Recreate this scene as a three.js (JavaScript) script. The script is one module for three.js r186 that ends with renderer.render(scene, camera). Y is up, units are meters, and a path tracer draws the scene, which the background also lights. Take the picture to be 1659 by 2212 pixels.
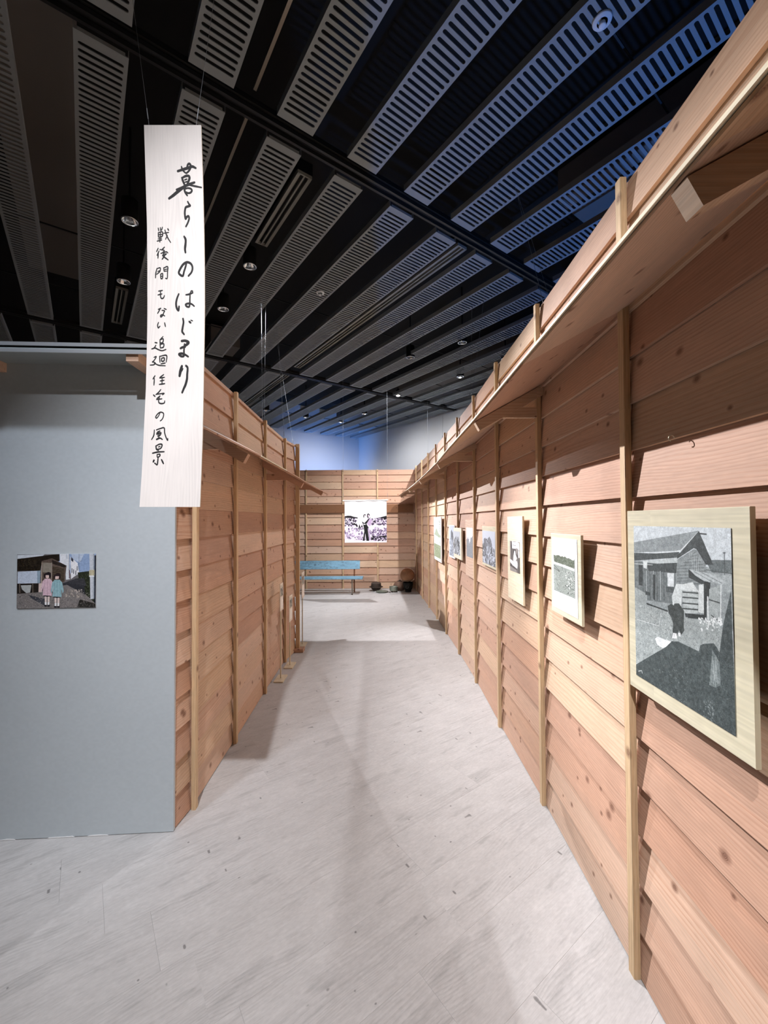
import * as THREE from 'three';
import { mergeGeometries } from 'three/addons/utils/BufferGeometryUtils.js';

// ---------------------------------------------------------------- camera, exposure
const scene = new THREE.Scene();
scene.background = new THREE.Color(0x000000);
const EYE = 1.6858;
const camera = new THREE.PerspectiveCamera(2 * Math.atan(1106 / 884.22) * 180 / Math.PI, 1659 / 2212, 0.05, 60);
camera.position.set(0, EYE, 0);
camera.rotation.set(0.02056, 0, -0.005736, 'XYZ');
scene.add(camera);
const renderer = new THREE.WebGLRenderer({ antialias: true });
renderer.toneMapping = THREE.LinearToneMapping;
renderer.toneMappingExposure = 1.08;
renderer.shadowMap.enabled = true;

// ---------------------------------------------------------------- helpers
let rngState = 12345;
const rnd = () => { rngState = (rngState + 0x6d2b79f5) | 0; let t = Math.imul(rngState ^ (rngState >>> 15), 1 | rngState); t = (t + Math.imul(t ^ (t >>> 7), 61 | t)) ^ t; return ((t ^ (t >>> 14)) >>> 0) / 4294967296; };
const rr = (a, b) => a + (b - a) * rnd();
const h2 = (x, y) => { let n = Math.imul(x | 0, 374761393) + Math.imul(y | 0, 668265263); n = Math.imul(n ^ (n >>> 13), 1274126177); return ((n ^ (n >>> 16)) >>> 0) / 4294967296; };
function vn(x, y) { const xi = Math.floor(x), yi = Math.floor(y); let fx = x - xi, fy = y - yi; fx = fx * fx * (3 - 2 * fx); fy = fy * fy * (3 - 2 * fy); const a = h2(xi, yi), b = h2(xi + 1, yi), c = h2(xi, yi + 1), d = h2(xi + 1, yi + 1); return a + (b - a) * fx + (c - a) * fy + (a - b - c + d) * fx * fy; }
const fbm = (x, y) => 0.55 * vn(x, y) + 0.29 * vn(x * 2.1 + 7, y * 2.1 + 3) + 0.16 * vn(x * 4.3 + 13, y * 4.3 + 9);
const ss = (a, b, x) => { const t = Math.min(1, Math.max(0, (x - a) / (b - a))); return t * t * (3 - 2 * t); };
const taken = new Map();
const numbered = (n) => { const k = taken.get(n) || 0; taken.set(n, k + 1); return k ? n + '_' + String(k).padStart(3, '0') : n; };
const shade = (o) => { o.castShadow = true; o.receiveShadow = true; return o; };
function mesh(name, geo, m, parent) { const o = shade(new THREE.Mesh(geo, m)); o.name = parent ? name : numbered(name); (parent || scene).add(o); return o; }
function tag(o, label, category, group) { o.userData.label = label; o.userData.category = category; if (group) o.userData.group = group; return o; }
function thing(name, label, category, p = [0, 0, 0], turn = 0, group) { const o = new THREE.Group(); o.name = numbered(name); o.position.set(...p); o.rotation.y = turn; scene.add(o); return tag(o, label, category, group); }
function struct(o, label, category) { o.userData.kind = 'structure'; return tag(o, label, category); }
function group(name, parent) { const o = new THREE.Group(); o.name = name; parent.add(o); return o; }
function std(color, rough = 0.8, extra = {}) { return new THREE.MeshStandardMaterial({ color, roughness: rough, ...extra }); }

// building axes: the ceiling and floor boards run at 36 degrees to the corridor
const TH = 0.63193, CT = Math.cos(TH), ST = Math.sin(TH);
const UV = (u, v, y = 0) => new THREE.Vector3(CT * u - ST * v, y, -ST * u - CT * v);

// a bar: convex profile in x,z swept along +y; wood grain (texture u) runs along its length
function bar(profile, L, o = {}) {
  let area = 0; profile.forEach((p, i) => { const q = profile[(i + 1) % profile.length]; area += p[0] * q[1] - q[0] * p[1]; });
  const pr = area < 0 ? [...profile].reverse() : profile, P = [], T = []; const uo = o.uo ?? 0, vo = o.vo ?? 0, tl = o.tl ?? 2.1, tw = o.tw ?? 0.22; let run = vo;
  const quad = (a, b, c, d, ua, ub, uc, ud) => { P.push(...a, ...b, ...c, ...a, ...c, ...d); T.push(...ua, ...ub, ...uc, ...ua, ...uc, ...ud); };
  pr.forEach((p, i) => {
    const q = pr[(i + 1) % pr.length], w = Math.hypot(q[0] - p[0], q[1] - p[1]) / tw;
    quad([p[0], 0, p[1]], [p[0], L, p[1]], [q[0], L, q[1]], [q[0], 0, q[1]], [uo, run], [uo + L / tl, run], [uo + L / tl, run + w], [uo, run + w]); run += w;
  });
  for (let i = 1; i + 1 < pr.length; i++) for (const [y, f] of [[0, 0], [L, 1]]) {
    const tri = f ? [pr[0], pr[i + 1], pr[i]] : [pr[0], pr[i], pr[i + 1]];
    for (const c of tri) { P.push(c[0], y, c[1]); if (o.capGrain) T.push(uo + c[1] / tl, vo + c[0] / tw); else T.push(uo + c[0] / tl, vo + c[1] / tw); }
  }
  const g = new THREE.BufferGeometry(); g.setAttribute('position', new THREE.Float32BufferAttribute(P, 3)); g.setAttribute('uv', new THREE.Float32BufferAttribute(T, 2)); g.computeVertexNormals(); return g;
}
const rect = (x0, x1, z0, z1, c = 0) => c ? [[x0 + c, z0], [x1 - c, z0], [x1, z0 + c], [x1, z1 - c], [x1 - c, z1], [x0 + c, z1], [x0, z1 - c], [x0, z0 + c]] : [[x0, z0], [x1, z0], [x1, z1], [x0, z1]];
function flip(g) { // swap: bar axis y becomes x, bar x becomes y (handedness kept by reversing the triangles)
  const p = g.attributes.position, t = g.attributes.uv, P = [], T = [];
  for (let i = 0; i < p.count; i += 3) for (const k of [i, i + 2, i + 1]) { P.push(p.getY(k), p.getX(k), p.getZ(k)); T.push(t.getX(k), t.getY(k)); }
  const n = new THREE.BufferGeometry(); n.setAttribute('position', new THREE.Float32BufferAttribute(P, 3)); n.setAttribute('uv', new THREE.Float32BufferAttribute(T, 2)); n.computeVertexNormals(); return n;
}
const box = (x0, x1, y0, y1, z0, z1) => new THREE.BoxGeometry(x1 - x0, y1 - y0, z1 - z0).translate((x0 + x1) / 2, (y0 + y1) / 2, (z0 + z1) / 2);
function rod(a, b, r, seg = 6) { const A = new THREE.Vector3(...a), B = new THREE.Vector3(...b), d = B.clone().sub(A), g = new THREE.CylinderGeometry(r, r, d.length(), seg); g.applyQuaternion(new THREE.Quaternion().setFromUnitVectors(new THREE.Vector3(0, 1, 0), d.clone().normalize())); return g.translate((A.x + B.x) / 2, (A.y + B.y) / 2, (A.z + B.z) / 2); }
const lathe = (pts, seg = 28) => new THREE.LatheGeometry(pts.map((p) => new THREE.Vector2(p[0], p[1])), seg);

// ---------------------------------------------------------------- procedural textures
function dataTex(w, h, fn) {
  const d = new Uint8Array(w * h * 4);
  for (let j = 0; j < h; j++) for (let i = 0; i < w; i++) { const c = fn(i, j), k = (j * w + i) * 4; d[k] = Math.max(0, Math.min(255, c[0])); d[k + 1] = Math.max(0, Math.min(255, c[1])); d[k + 2] = Math.max(0, Math.min(255, c[2])); d[k + 3] = 255; }
  const t = new THREE.DataTexture(d, w, h); t.colorSpace = THREE.SRGBColorSpace; t.wrapS = t.wrapT = THREE.RepeatWrapping; t.magFilter = THREE.LinearFilter; t.minFilter = THREE.LinearMipmapLinearFilter; t.generateMipmaps = true; t.anisotropy = 8; t.needsUpdate = true; return t;
}
// sawn cedar: 2.1 m along, 0.22 m across, growth rings, fibres and knots
function cedar(seed, early, late, knotN, W = 2048, H = 224) {
  const knots = []; for (let i = 0; i < knotN; i++) knots.push([h2(seed * 31 + i, 5) * 2.1, 0.02 + h2(seed * 31 + i, 9) * 0.18, 0.0035 + 0.0065 * h2(seed * 31 + i, 17) ** 2]);
  const cen = -0.1 + h2(seed, 77) * 0.42, fr = 55 + 45 * h2(seed, 78);
  return dataTex(W, H, (i, j) => {
    const x = i / W * 2.1, y = j / H * 0.22; let yy = y, kd = 9, kr = 0, ka = 0;
    for (const [kx, ky, r] of knots) {
      const dx = x - kx, dy = y - ky; yy += Math.sign(dy) * -r * 0.9 * Math.exp(-dx * dx / (2 * 9 * r * r) - Math.abs(dy) / (2.2 * r));
      const d = Math.hypot(dx / 1.25, dy) / r; if (d < kd) { kd = d; kr = r; ka = Math.atan2(dy, dx); }
    }
    const s = seed * 19.7, wob = (fbm(x * 1.3 + s, y * 5) - 0.5) * 0.05 + (vn(x * 6 + s, y * 14) - 0.5) * 0.003;
    const ring = Math.hypot(yy + wob - cen, 0.035 + 0.03 * vn(x * 0.8 + s, 3)) * fr, b = ring - Math.floor(ring);
    const lw = ss(0.35, 0.92, b) * (1 - ss(0.93, 1, b)), fib = vn(x * 9 + s, y * 900), pat = fbm(x * 1.1 + s + 4, y * 7 + s), mot = vn(x * 40, y * 160 + s);
    const m = 0.46 * lw * (0.35 + 0.9 * vn(x * 2.3 + s, y * 18 + s)) + 0.4 * (pat - 0.4), g = 1 + 0.1 * (fib - 0.5) + 0.16 * (pat - 0.5) + 0.04 * (mot - 0.5);
    let c = [0, 1, 2].map((k) => (early[k] + (late[k] - early[k]) * m) * g);
    if (kd < 2.6) { const kk = kd < 1 ? 0.62 + 0.25 * Math.sin(kd * 14 + Math.sin(ka * 3)) : 0.38 * (1 - ss(1, 2.6, kd)); c = c.map((q, n) => q + ([78, 44, 28][n] - q) * Math.min(0.9, kk) * (0.7 + 0.3 * h2(seed, 91))); }
    return c;
  });
}
const cedarTex = [cedar(1, [206, 174, 150], [180, 138, 111], 10), cedar(2, [210, 181, 158], [187, 148, 122], 8), cedar(3, [199, 163, 139], [168, 124, 99], 12), cedar(4, [208, 180, 152], [186, 148, 117], 7), cedar(5, [194, 157, 133], [163, 120, 95], 13)];
const woodMats = []; // texture and board tone
for (const t of cedarTex) for (const tone of [[1, 1, 1], [0.93, 0.89, 0.87], [1.0, 0.97, 0.92]]) { const m = new THREE.MeshStandardMaterial({ map: t, roughness: 0.72 }); m.color.setRGB(...tone); woodMats.push(m); }
const anyWood = () => woodMats[Math.floor(rnd() * woodMats.length)];
const battenTex = cedar(8, [212, 184, 146], [186, 150, 108], 2, 1024, 112);
const battenMats = [[1, 1, 1], [0.97, 0.96, 0.94]].map((c) => { const m = new THREE.MeshStandardMaterial({ map: battenTex, roughness: 0.7 }); m.color.setRGB(...c); return m; });
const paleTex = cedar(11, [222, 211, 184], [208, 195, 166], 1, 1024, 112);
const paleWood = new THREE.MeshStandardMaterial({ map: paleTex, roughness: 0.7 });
// white-washed floor boards: 1.8 m along, 0.29 m across
function limed(seed) {
  return dataTex(1024, 192, (i, j) => {
    const x = i / 1024 * 1.8, y = j / 192 * 0.29, s = seed * 23.3, cen = h2(seed, 4) * 0.3;
    const wob = (fbm(x * 1.7 + s, y * 6) - 0.5) * 0.09, ring = Math.hypot(y + wob - cen, 0.03 + 0.05 * vn(x * 1.6 + s, 1)) * 95, b = ring - Math.floor(ring);
    const lw = ss(0.3, 0.9, b) * (1 - ss(0.92, 1, b)), vis = ss(0.42, 0.68, fbm(x * 2.2 + s, y * 11 + s)), fib = vn(x * 16 + s, y * 700), mot = fbm(x * 9 + s, y * 22), dirt = ss(0.63, 0.8, fbm(x * 5 + s * 2, y * 30));
    const fine = fbm(x * 60 + s, y * 150); let g = 1 - 0.05 * lw * vis - 0.06 * dirt + 0.05 * (fib - 0.5) + 0.07 * (mot - 0.5) + 0.09 * (fine - 0.5);
    const spot = vn(x * 26 + s * 3, y * 26); if (spot > 0.955) g -= 0.32 * ss(0.955, 0.985, spot);
    return [190 * g, 189 * g, 187 * g];
  });
}
const floorMats = [1, 2, 3, 4, 5].map((k) => new THREE.MeshStandardMaterial({ map: limed(k), roughness: 0.55 }));
const canvasTex = (w, h, draw) => { const c = document.createElement('canvas'); c.width = w; c.height = h; draw(c.getContext('2d'), w, h); const t = new THREE.CanvasTexture(c); t.colorSpace = THREE.SRGBColorSpace; t.anisotropy = 8; return t; };

// ---------------------------------------------------------------- lamps
const black = std(0x0b0b0c, 0.6), darkMetal = std(0x17181a, 0.5, { metalness: 0.4 }), chrome = std(0xd8dde2, 0.18, { metalness: 1 });
const bulbMat = new THREE.MeshStandardMaterial({ color: 0xffffff, emissive: 0xfff6ea, emissiveIntensity: 2.2 });
const dlHousing = lathe([[0.066, 0.0], [0.078, 0.0], [0.078, 0.2], [0.02, 0.23], [0.001, 0.23]], 24), dlRing = new THREE.TorusGeometry(0.07, 0.006, 8, 28).rotateX(Math.PI / 2);
const facets = []; for (let k = 0; k < 12; k++) { const a = k / 12 * Math.PI * 2, b = (k + 1) / 12 * Math.PI * 2, q = (r, t, y) => [r * Math.cos(t), y, r * Math.sin(t)]; const P = [...q(0.067, a, 0.004), ...q(0.067, b, 0.004), ...q(0.03, b, 0.085), ...q(0.067, a, 0.004), ...q(0.03, b, 0.085), ...q(0.03, a, 0.085)]; const g = new THREE.BufferGeometry(); g.setAttribute('position', new THREE.Float32BufferAttribute(P, 3)); g.setAttribute('uv', new THREE.Float32BufferAttribute(new Array(12).fill(0), 2)); g.computeVertexNormals(); facets.push(g); }
const dlReflector = mergeGeometries(facets); const chromeBoth = chrome.clone(); chromeBoth.side = THREE.DoubleSide;
const dlBulb = new THREE.CylinderGeometry(0.03, 0.03, 0.012, 20).translate(0, 0.082, 0), dlStem = rod([0, 0.23, 0], [0, 0.94, 0], 0.012);
function spotLamp(p, target, cd, angle, pen, color = 0xfcfaff, radius = 2) {
  const l = new THREE.SpotLight(color, cd, 0, angle, pen, 2); l.position.set(p[0], p[1], p[2]); l.target.position.set(...target); l.castShadow = true; l.shadow.mapSize.set(1024, 1024); l.shadow.radius = radius; l.name = 'spot_light'; l.target.name = 'light_target'; scene.add(l, l.target); return l;
}
function downlight(x, z, aim, label) {
  const g = thing('downlight', label || 'black cylindrical ceiling downlight with faceted mirror reflector between slotted panels', 'downlight', [x, 4.66, z], 0, 'downlights in the ceiling gaps');
  mesh('housing', dlHousing, black, g); const rf = mesh('reflector', dlReflector, chromeBoth, g); mesh('trim_ring', dlRing, chrome, g); mesh('bulb', dlBulb, bulbMat, rf); mesh('stem', dlStem, black, g);
  if (aim) spotLamp([x, 4.645, z], aim.at, aim.cd, aim.angle, aim.pen ?? 0.5, aim.color, aim.radius);
}
const LAMPS = [ // x, z, aim
  [-0.42, 0.85, { at: [-0.05, 0, -2.8], cd: 64, angle: 0.55, pen: 0.95, radius: 2 }, 'black ceiling downlight behind the viewer, lighting the lettered board'],
  [-1.9, -0.72, { at: [-1.75, 1.6, -2.25], cd: 19, angle: 0.36, pen: 1, radius: 5, color: 0xe9f0ff }, 'black ceiling downlight in front of the grey partition'],
  [-2.5, -3.99, { at: [0.2, 1.2, -10.1], cd: 18, angle: 0.3, pen: 0.9, radius: 3 }],
  [-3.21, -5.01, { at: [0.1, 0.2, -7.6], cd: 92, angle: 0.48, pen: 0.7, radius: 1 }, 'black ceiling downlight at the end of the diffuser above the grey wall'],
  [-1.55, -4.72, { at: [0.93, 1.45, -3.4], cd: 42, angle: 0.42, pen: 0.8 }, 'black ceiling downlight at the end of the short air diffuser'],
  [-2.24, -5.68, { at: [0.92, 1.55, -1.5], cd: 225, angle: 0.27, pen: 0.8, radius: 1 }],
  [1.33, -6.81, { at: [-1.15, 1.2, -3.7], cd: 22, angle: 0.6, pen: 0.8 }],
  [0.5, -7.42, { at: [-0.8, 0.5, -9.8], cd: 52, angle: 0.66, pen: 0.7 }],
  [1.6, -8.44, { at: [1.7, 1.6, -11.6], cd: 52, angle: 0.9, pen: 1 }],
  [2.26, -7.51, null],
  [-2.23, -11.72, null],
  [-3.15, -10.95, { at: [0.88, 1.45, -5.6], cd: 330, angle: 0.3, pen: 0.8, radius: 1 }],  // added unseen lamp, lights the long wall without the cloth print shading the floor
  [-1.28, -12.3, { at: [-2.5, 1.6, -14.1], cd: 11, angle: 1.15, pen: 1 }],
  [-0.53, -11.36, { at: [1.1, 1.4, -12.4], cd: 12, angle: 1.15, pen: 1 }],
];
for (const [x, z, aim, label] of LAMPS) downlight(x, z, aim, label);
// blue exhibition uplights beyond the wooden walls
function uplight(p, target, cd, angle, label) {
  const g = thing('uplight', label, 'uplight', p, 0);
  mesh('housing', lathe([[0.001, 0], [0.12, 0], [0.12, 0.02], [0.09, 0.06], [0.11, 0.24], [0.1, 0.24]]), darkMetal, g);
  mesh('lens', new THREE.CylinderGeometry(0.1, 0.1, 0.01, 24).translate(0, 0.235, 0), new THREE.MeshStandardMaterial({ color: 0x223355, emissive: 0x2f6bff, emissiveIntensity: 2 }), g);
  spotLamp([p[0], 0.26, p[2]], target, cd, angle, 0.8, 0x5c9bff, 4);
}
uplight([2.9, 0, -3.4], [2.3, 4.7, -2.6], 36, 1.05, 'blue floor uplight standing behind the long wooden wall');
uplight([-1.9, 0, -13.3], [-2.1, 3.5, -14.5], 95, 0.55, 'blue floor uplight standing behind the end wooden wall');

// ---------------------------------------------------------------- room shell
const shellWhite = std(0xd9dbda, 0.9), shellDark = std(0x1a1b1d, 0.9);
function shellWall(name, u0, u1, v0, v1, m, label) { const o = mesh(name, box(u0, u1, 0, 5.6, -v1, -v0).rotateY(TH), m); return struct(o, label, 'wall'); }
shellWall('wall_far_right', 8.22, 8.42, -7, 12.99, shellWhite, 'plain white gallery wall rising behind the long plank wall');
shellWall('wall_far_left', -9.2, 8.22, 12.79, 12.99, shellWhite, 'plain white gallery wall rising behind the end plank wall, lit blue');
shellWall('wall_near', -9.2, 8.42, -7.2, -7, shellWhite, 'gallery wall behind the viewer');
shellWall('wall_side', -9.4, -9.2, -7.2, 12.99, shellWhite, 'gallery wall beyond the grey partition');

// floor: limed planks along the building axis, laid on a slab
{
  const slabTex = floorMats[0];
  const f = mesh('floor', box(-9.4, 8.42, -0.2, -0.006, -12.99, 7.2).rotateY(TH), std(0xa5a29c, 0.8)); struct(f, 'pale whitewashed plank floor', 'floor');
  const cache = new Map();
  for (let r = -8; r < 34; r++) {
    const v0 = 0.03 + r * 0.29; let u = -6 - h2(r, 3) * 1.8;
    while (u < 8) {
      const L = 1.8, c = UV(u + L / 2, v0 + 0.145), k = Math.floor(h2(r * 7 + Math.round(u), 11) * 5);
      const inside = c.x > -3.4 - 0 && c.x < 1.9 && c.z < 1.0 && c.z > -10.9;
      if (inside && !(c.x < -2.6 && c.z < -3.2 && c.z > -7.5)) {
        const key = k * 3 + Math.floor(h2(r, Math.round(u * 3)) * 3), vo = (key % 3) * 0.31; let g = cache.get(key);
        if (!g) { g = bar(rect(0.0002, 0.2898, 0, 0.006, 0.0003), L - 0.0005, { tl: 1.8, tw: 0.29, vo, uo: (key % 3) * 0.27 }).applyMatrix4(new THREE.Matrix4().makeBasis(new THREE.Vector3(0, 0, -1), new THREE.Vector3(1, 0, 0), new THREE.Vector3(0, -1, 0))); cache.set(key, g); }
        const o = mesh('plank', g, floorMats[k], f); const p = UV(u, v0); o.position.set(p.x, 0, p.z); o.rotation.y = TH;
      }
      u += L;
    }
  }
}

// ceiling: black void with slotted metal panels hung in rows between tracks
const PANEL = std(0x858c90, 0.65);
const ceiling = mesh('ceiling', box(-9.4, 8.42, 5.6, 5.8, -12.99, 7.2).rotateY(TH), std(0x0e0f11, 0.95)); struct(ceiling, 'black open ceiling with rows of slotted grey metal panels', 'ceiling');
const PU0 = 0.5233, PS = 0.6027, PW = 0.2901, PY = 4.686;
function panelGeo(L) {
  const s = new THREE.Shape([[0, 0], [PW, 0], [PW, L], [0, L]].map((p) => new THREE.Vector2(...p)));
  const n = Math.floor((L - 0.06) / 0.0487), m0 = (L - (n - 1) * 0.0487) / 2;
  for (let k = 0; k < n; k++) {
    const y = m0 + k * 0.0487, r = 0.0122, h = new THREE.Path();
    for (let a = 0; a <= 4; a++) { const t = -Math.PI / 2 + a / 4 * Math.PI; h[a ? 'lineTo' : 'moveTo'](PW - 0.022 - r + r * Math.cos(t), y + r * Math.sin(t)); }
    for (let a = 0; a <= 4; a++) { const t = Math.PI / 2 + a / 4 * Math.PI; h.lineTo(0.022 + r + r * Math.cos(t), y + r * Math.sin(t)); }
    h.closePath(); s.holes.push(h);
  }
  const plate = new THREE.ExtrudeGeometry(s, { depth: 0.006, bevelEnabled: false, curveSegments: 1 });
  const parts = [plate.toNonIndexed ? plate : plate];
  for (const x of [0, PW - 0.003]) parts.push(new THREE.BoxGeometry(0.003, L, 0.055).translate(x + 0.0015, L / 2, 0.033).toNonIndexed());
  for (const y of [0, L - 0.003]) parts.push(new THREE.BoxGeometry(PW - 0.04, 0.003, 0.02).translate(PW / 2, y + 0.0015, 0.015).toNonIndexed());
  const g = mergeGeometries(parts.map((q) => { const c = q.index ? q.toNonIndexed() : q; c.deleteAttribute('normal'); return c; })); g.computeVertexNormals();
  // x -> u, y -> v, z -> up
  return g.applyMatrix4(new THREE.Matrix4().makeBasis(new THREE.Vector3(1, 0, 0), new THREE.Vector3(0, 0, -1), new THREE.Vector3(0, 1, 0)));
}
const pgA = panelGeo(4.684);
for (const [v0, i0, i1] of [[-1.835, -3, 9], [3.057, -5, 12], [7.972, -3, 12]]) for (let i = i0; i <= i1; i++) {
  const o = mesh('slotted_panel', pgA, PANEL, ceiling), p = UV(PU0 + i * PS, v0, PY); o.position.copy(p); o.rotation.y = TH;
}
const uBar = (name, u0, u1, v, y, w, h, m) => { const o = mesh(name, new THREE.BoxGeometry(u1 - u0, h, w), m, ceiling), p = UV((u0 + u1) / 2, v, y); o.position.copy(p); o.rotation.y = TH; return o; };
const vBar = (name, v0, v1, u, y, w, h, m) => { const o = mesh(name, new THREE.BoxGeometry(w, h, v1 - v0), m, ceiling), p = UV(u, (v0 + v1) / 2, y); o.position.copy(p); o.rotation.y = TH; return o; };
const trackMat = std(0x2a2c2f, 0.5, { metalness: 0.5 }), voidMat = std(0x76726f, 0.95), pipeMat = std(0x8f8a80, 0.35, { metalness: 0.7 });
for (const v of [2.925, 2.995, 7.83, 7.89]) uBar('track_rail', -4, 8.2, v, 4.70, 0.022, 0.03, trackMat);
for (const v of [2.96, 7.86]) uBar('track_channel', -4, 8.2, v, 4.745, 0.12, 0.04, black);
for (const v of [1.2, 5.54, 6.9, 9.6, 11.2]) uBar('cross_rod', -4, 8.2, v, 4.84, 0.012, 0.012, trackMat);
for (const [u, v0, v1] of [[-0.35, 2.0, 7.2], [-2.2, 2.4, 7.4], [4.4, -1.6, 2.4], [5.6, -1.6, 2.6], [7.1, 3, 12], [2.2, 8.2, 12]]) vBar('duct', v0, v1, u, 5.3, 0.55, 0.34, voidMat);
vBar('pipe', -1, 2.86, 0.965, 4.79, 0.022, 0.022, pipeMat); vBar('pipe', 3.03, 4.6, 0.985, 4.8, 0.022, 0.022, pipeMat);
// air slot diffusers: pale frames with two dark slots, set above the gaps
function diffuser(u, v0, v1, y, label, grp) {
  const p = UV(u, (v0 + v1) / 2, y), g = thing('air_diffuser', label, 'air diffuser', [p.x, p.y, p.z], TH, grp), L = v1 - v0, m = std(0x8b8d88, 0.6);
  for (const x of [-0.055, 0, 0.055]) mesh('frame_bar', new THREE.BoxGeometry(x ? 0.03 : 0.014, 0.03, L).translate(x, 0.015, 0), m, g);
  for (const z of [-L / 2, L / 2]) mesh('end_cap', new THREE.BoxGeometry(0.14, 0.03, 0.012).translate(0, 0.015, z), m, g);
  mesh('plenum', new THREE.BoxGeometry(0.16, 0.12, L).translate(0, 0.09, 0), black, g);
}
diffuser(1.6, 3.38, 4.52, 4.83, 'short air diffuser with dark slots in the gap beside the hanging board', null);
diffuser(0.385, 6.45, 7.6, 4.80, 'air diffuser with two dark slots in the gap above the grey wall', null);
diffuser(3.42, 3.15, 7.6, 4.76, 'long slim air diffuser in one gap between the two ceiling rails', 'long air diffusers');
diffuser(3.42, 8.1, 12.5, 4.76, 'long slim air diffuser running on beyond the farther ceiling rail', 'long air diffusers');
// smoke detectors on the undersides of panels
for (const [u, v, where] of [[2.476, 4.77, 'between the two ceiling rails'], [2.487, 1.15, 'on this side of the ceiling rails']]) {
  const p = UV(u, v, PY), g = thing('smoke_detector', 'round pale smoke detector under a panel ' + where, 'smoke detector', [p.x, p.y, p.z], 0, 'smoke detectors');
  mesh('base', lathe([[0.001, 0], [0.05, 0], [0.055, -0.008], [0.05, -0.016], [0.03, -0.02]]), std(0xcfd6dc, 0.5), g);
  mesh('sensor', lathe([[0.001, -0.046], [0.016, -0.044], [0.02, -0.036], [0.018, -0.02], [0.001, -0.018]]), std(0xe8ecf0, 0.4), g);
}
// track spotlight seen beyond the second track
{
  const g = thing('track_spotlight', 'small black track spotlight clipped to the far ceiling rail', 'spotlight', [0.354, 4.66, -9.73]);
  const can = lathe([[0.001, 0.16], [0.04, 0.16], [0.05, 0.14], [0.062, 0.0], [0.055, 0.0]], 20).rotateX(-0.25);
  mesh('can', can, darkMetal, g); mesh('lens', new THREE.CylinderGeometry(0.05, 0.05, 0.006, 20).translate(0, 0.012, 0).rotateX(-0.25), bulbMat, g); mesh('bracket', box(-0.006, 0.006, 0.1, 0.2, -0.02, 0.02), black, g);
}

// ---------------------------------------------------------------- plank walls
const LAP = 0.177, boardCache = new Map();
function boardGeo(L, hb, variant) { // local x along, y up, z towards the corridor; the lower edge stands proud
  const key = L.toFixed(3) + '|' + hb.toFixed(3) + '|' + variant; let g = boardCache.get(key); if (g) return g;
  const zb = -0.024, tilt = 0.0185 * hb / LAP, t = 0.0155;
  g = flip(bar([[0, zb], [hb, zb - tilt], [hb, zb - tilt - t], [0, zb - t]], L, { uo: (variant % 5) * 0.113, vo: (variant % 3) * 0.31 }));
  boardCache.set(key, g); return g;
}
function plankWall(name, pts, H, label, o = {}) { // pts: batten fronts, ordered so that (direction x up) faces the corridor
  const w = new THREE.Group(); w.name = name; scene.add(w); struct(w, label, 'wall'); const cores = [];
  for (let s = 0; s + 1 < pts.length; s++) {
    const [x0, z0] = pts[s], [x1, z1] = pts[s + 1], L = Math.hypot(x1 - x0, z1 - z0), a = Math.atan2(-(z1 - z0), x1 - x0);
    cores.push(new THREE.BoxGeometry(L + 0.004, H - 0.012, 0.09).translate(L / 2, H / 2, -0.108).rotateY(a).translate(x0, 0, z0));
    for (let k = 0; k * LAP < H - 0.02; k++) {
      const y0 = k ? k * LAP - 0.004 + rr(-0.004, 0.004) : 0.006, hb = Math.min(0.205, H - y0); const b = mesh('board', boardGeo(L - 0.003, Math.round(hb * 200) / 200, Math.floor(rnd() * 15)), anyWood(), w);
      b.position.set(x0, y0, z0); b.rotation.y = a + rr(-0.002, 0.002); b.rotation.z = rr(-0.0018, 0.0018);
    }
  }
  mesh('core', mergeGeometries(cores), std(0x6b4a36, 0.9), w);
  return w;
}
const battenGeo = new Map();
function batten(w, x, z, turn, H, m, wd = 0.036, th = 0.026, y0 = 0) { const key = [H, wd, th].join(); let g = battenGeo.get(key); if (!g) { g = bar(rect(-wd / 2, wd / 2, -th, 0, 0.0025), H); battenGeo.set(key, g); } const b = mesh('batten', g, m, w); b.position.set(x, y0, z); b.rotation.y = turn; return b; }

// long wall on the right: slightly bowed, battens every 0.91 m
const RX = [0.884, 0.895, 0.906, 0.921, 0.921, 0.932, 0.922, 0.901, 0.879, 0.843, 0.805, 0.755, 0.73], RZ = [0.27, -0.64, -1.55, -2.462, -3.371, -4.279, -5.188, -6.098, -7.009, -7.918, -8.828, -9.737, -10.15];
const RH = 2.985;
const rightPts = RX.map((x, i) => [x, RZ[i]]); const nearPts = [[0.86, 2.1], [0.872, 1.18]];
const wallRight = plankWall('wall_right', [...rightPts].reverse().concat([[0.872, 1.18], [0.86, 2.1]]), RH, 'long wall of lapped cedar boards with upright battens and a narrow eave');
const bm = [0, 1, 1, 1, 2, 3, 2, 1, 0, 2, 0, 1, 0];
const normals = (pts) => pts.map((p, i) => { const a = pts[Math.max(0, i - 1)], b = pts[Math.min(pts.length - 1, i + 1)]; const dx = b[0] - a[0], dz = b[1] - a[1], l = Math.hypot(dx, dz); return [-dz / l, dx / l]; });
rightPts.forEach(([x, z], i) => { if (i < 12) batten(wallRight, x, z, Math.PI * 1.5, RH + 0.004, battenMats[bm[i] % 2]); });
nearPts.forEach(([x, z]) => batten(wallRight, x, z, Math.PI * 1.5, RH + 0.004, battenMats[0]));
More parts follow.
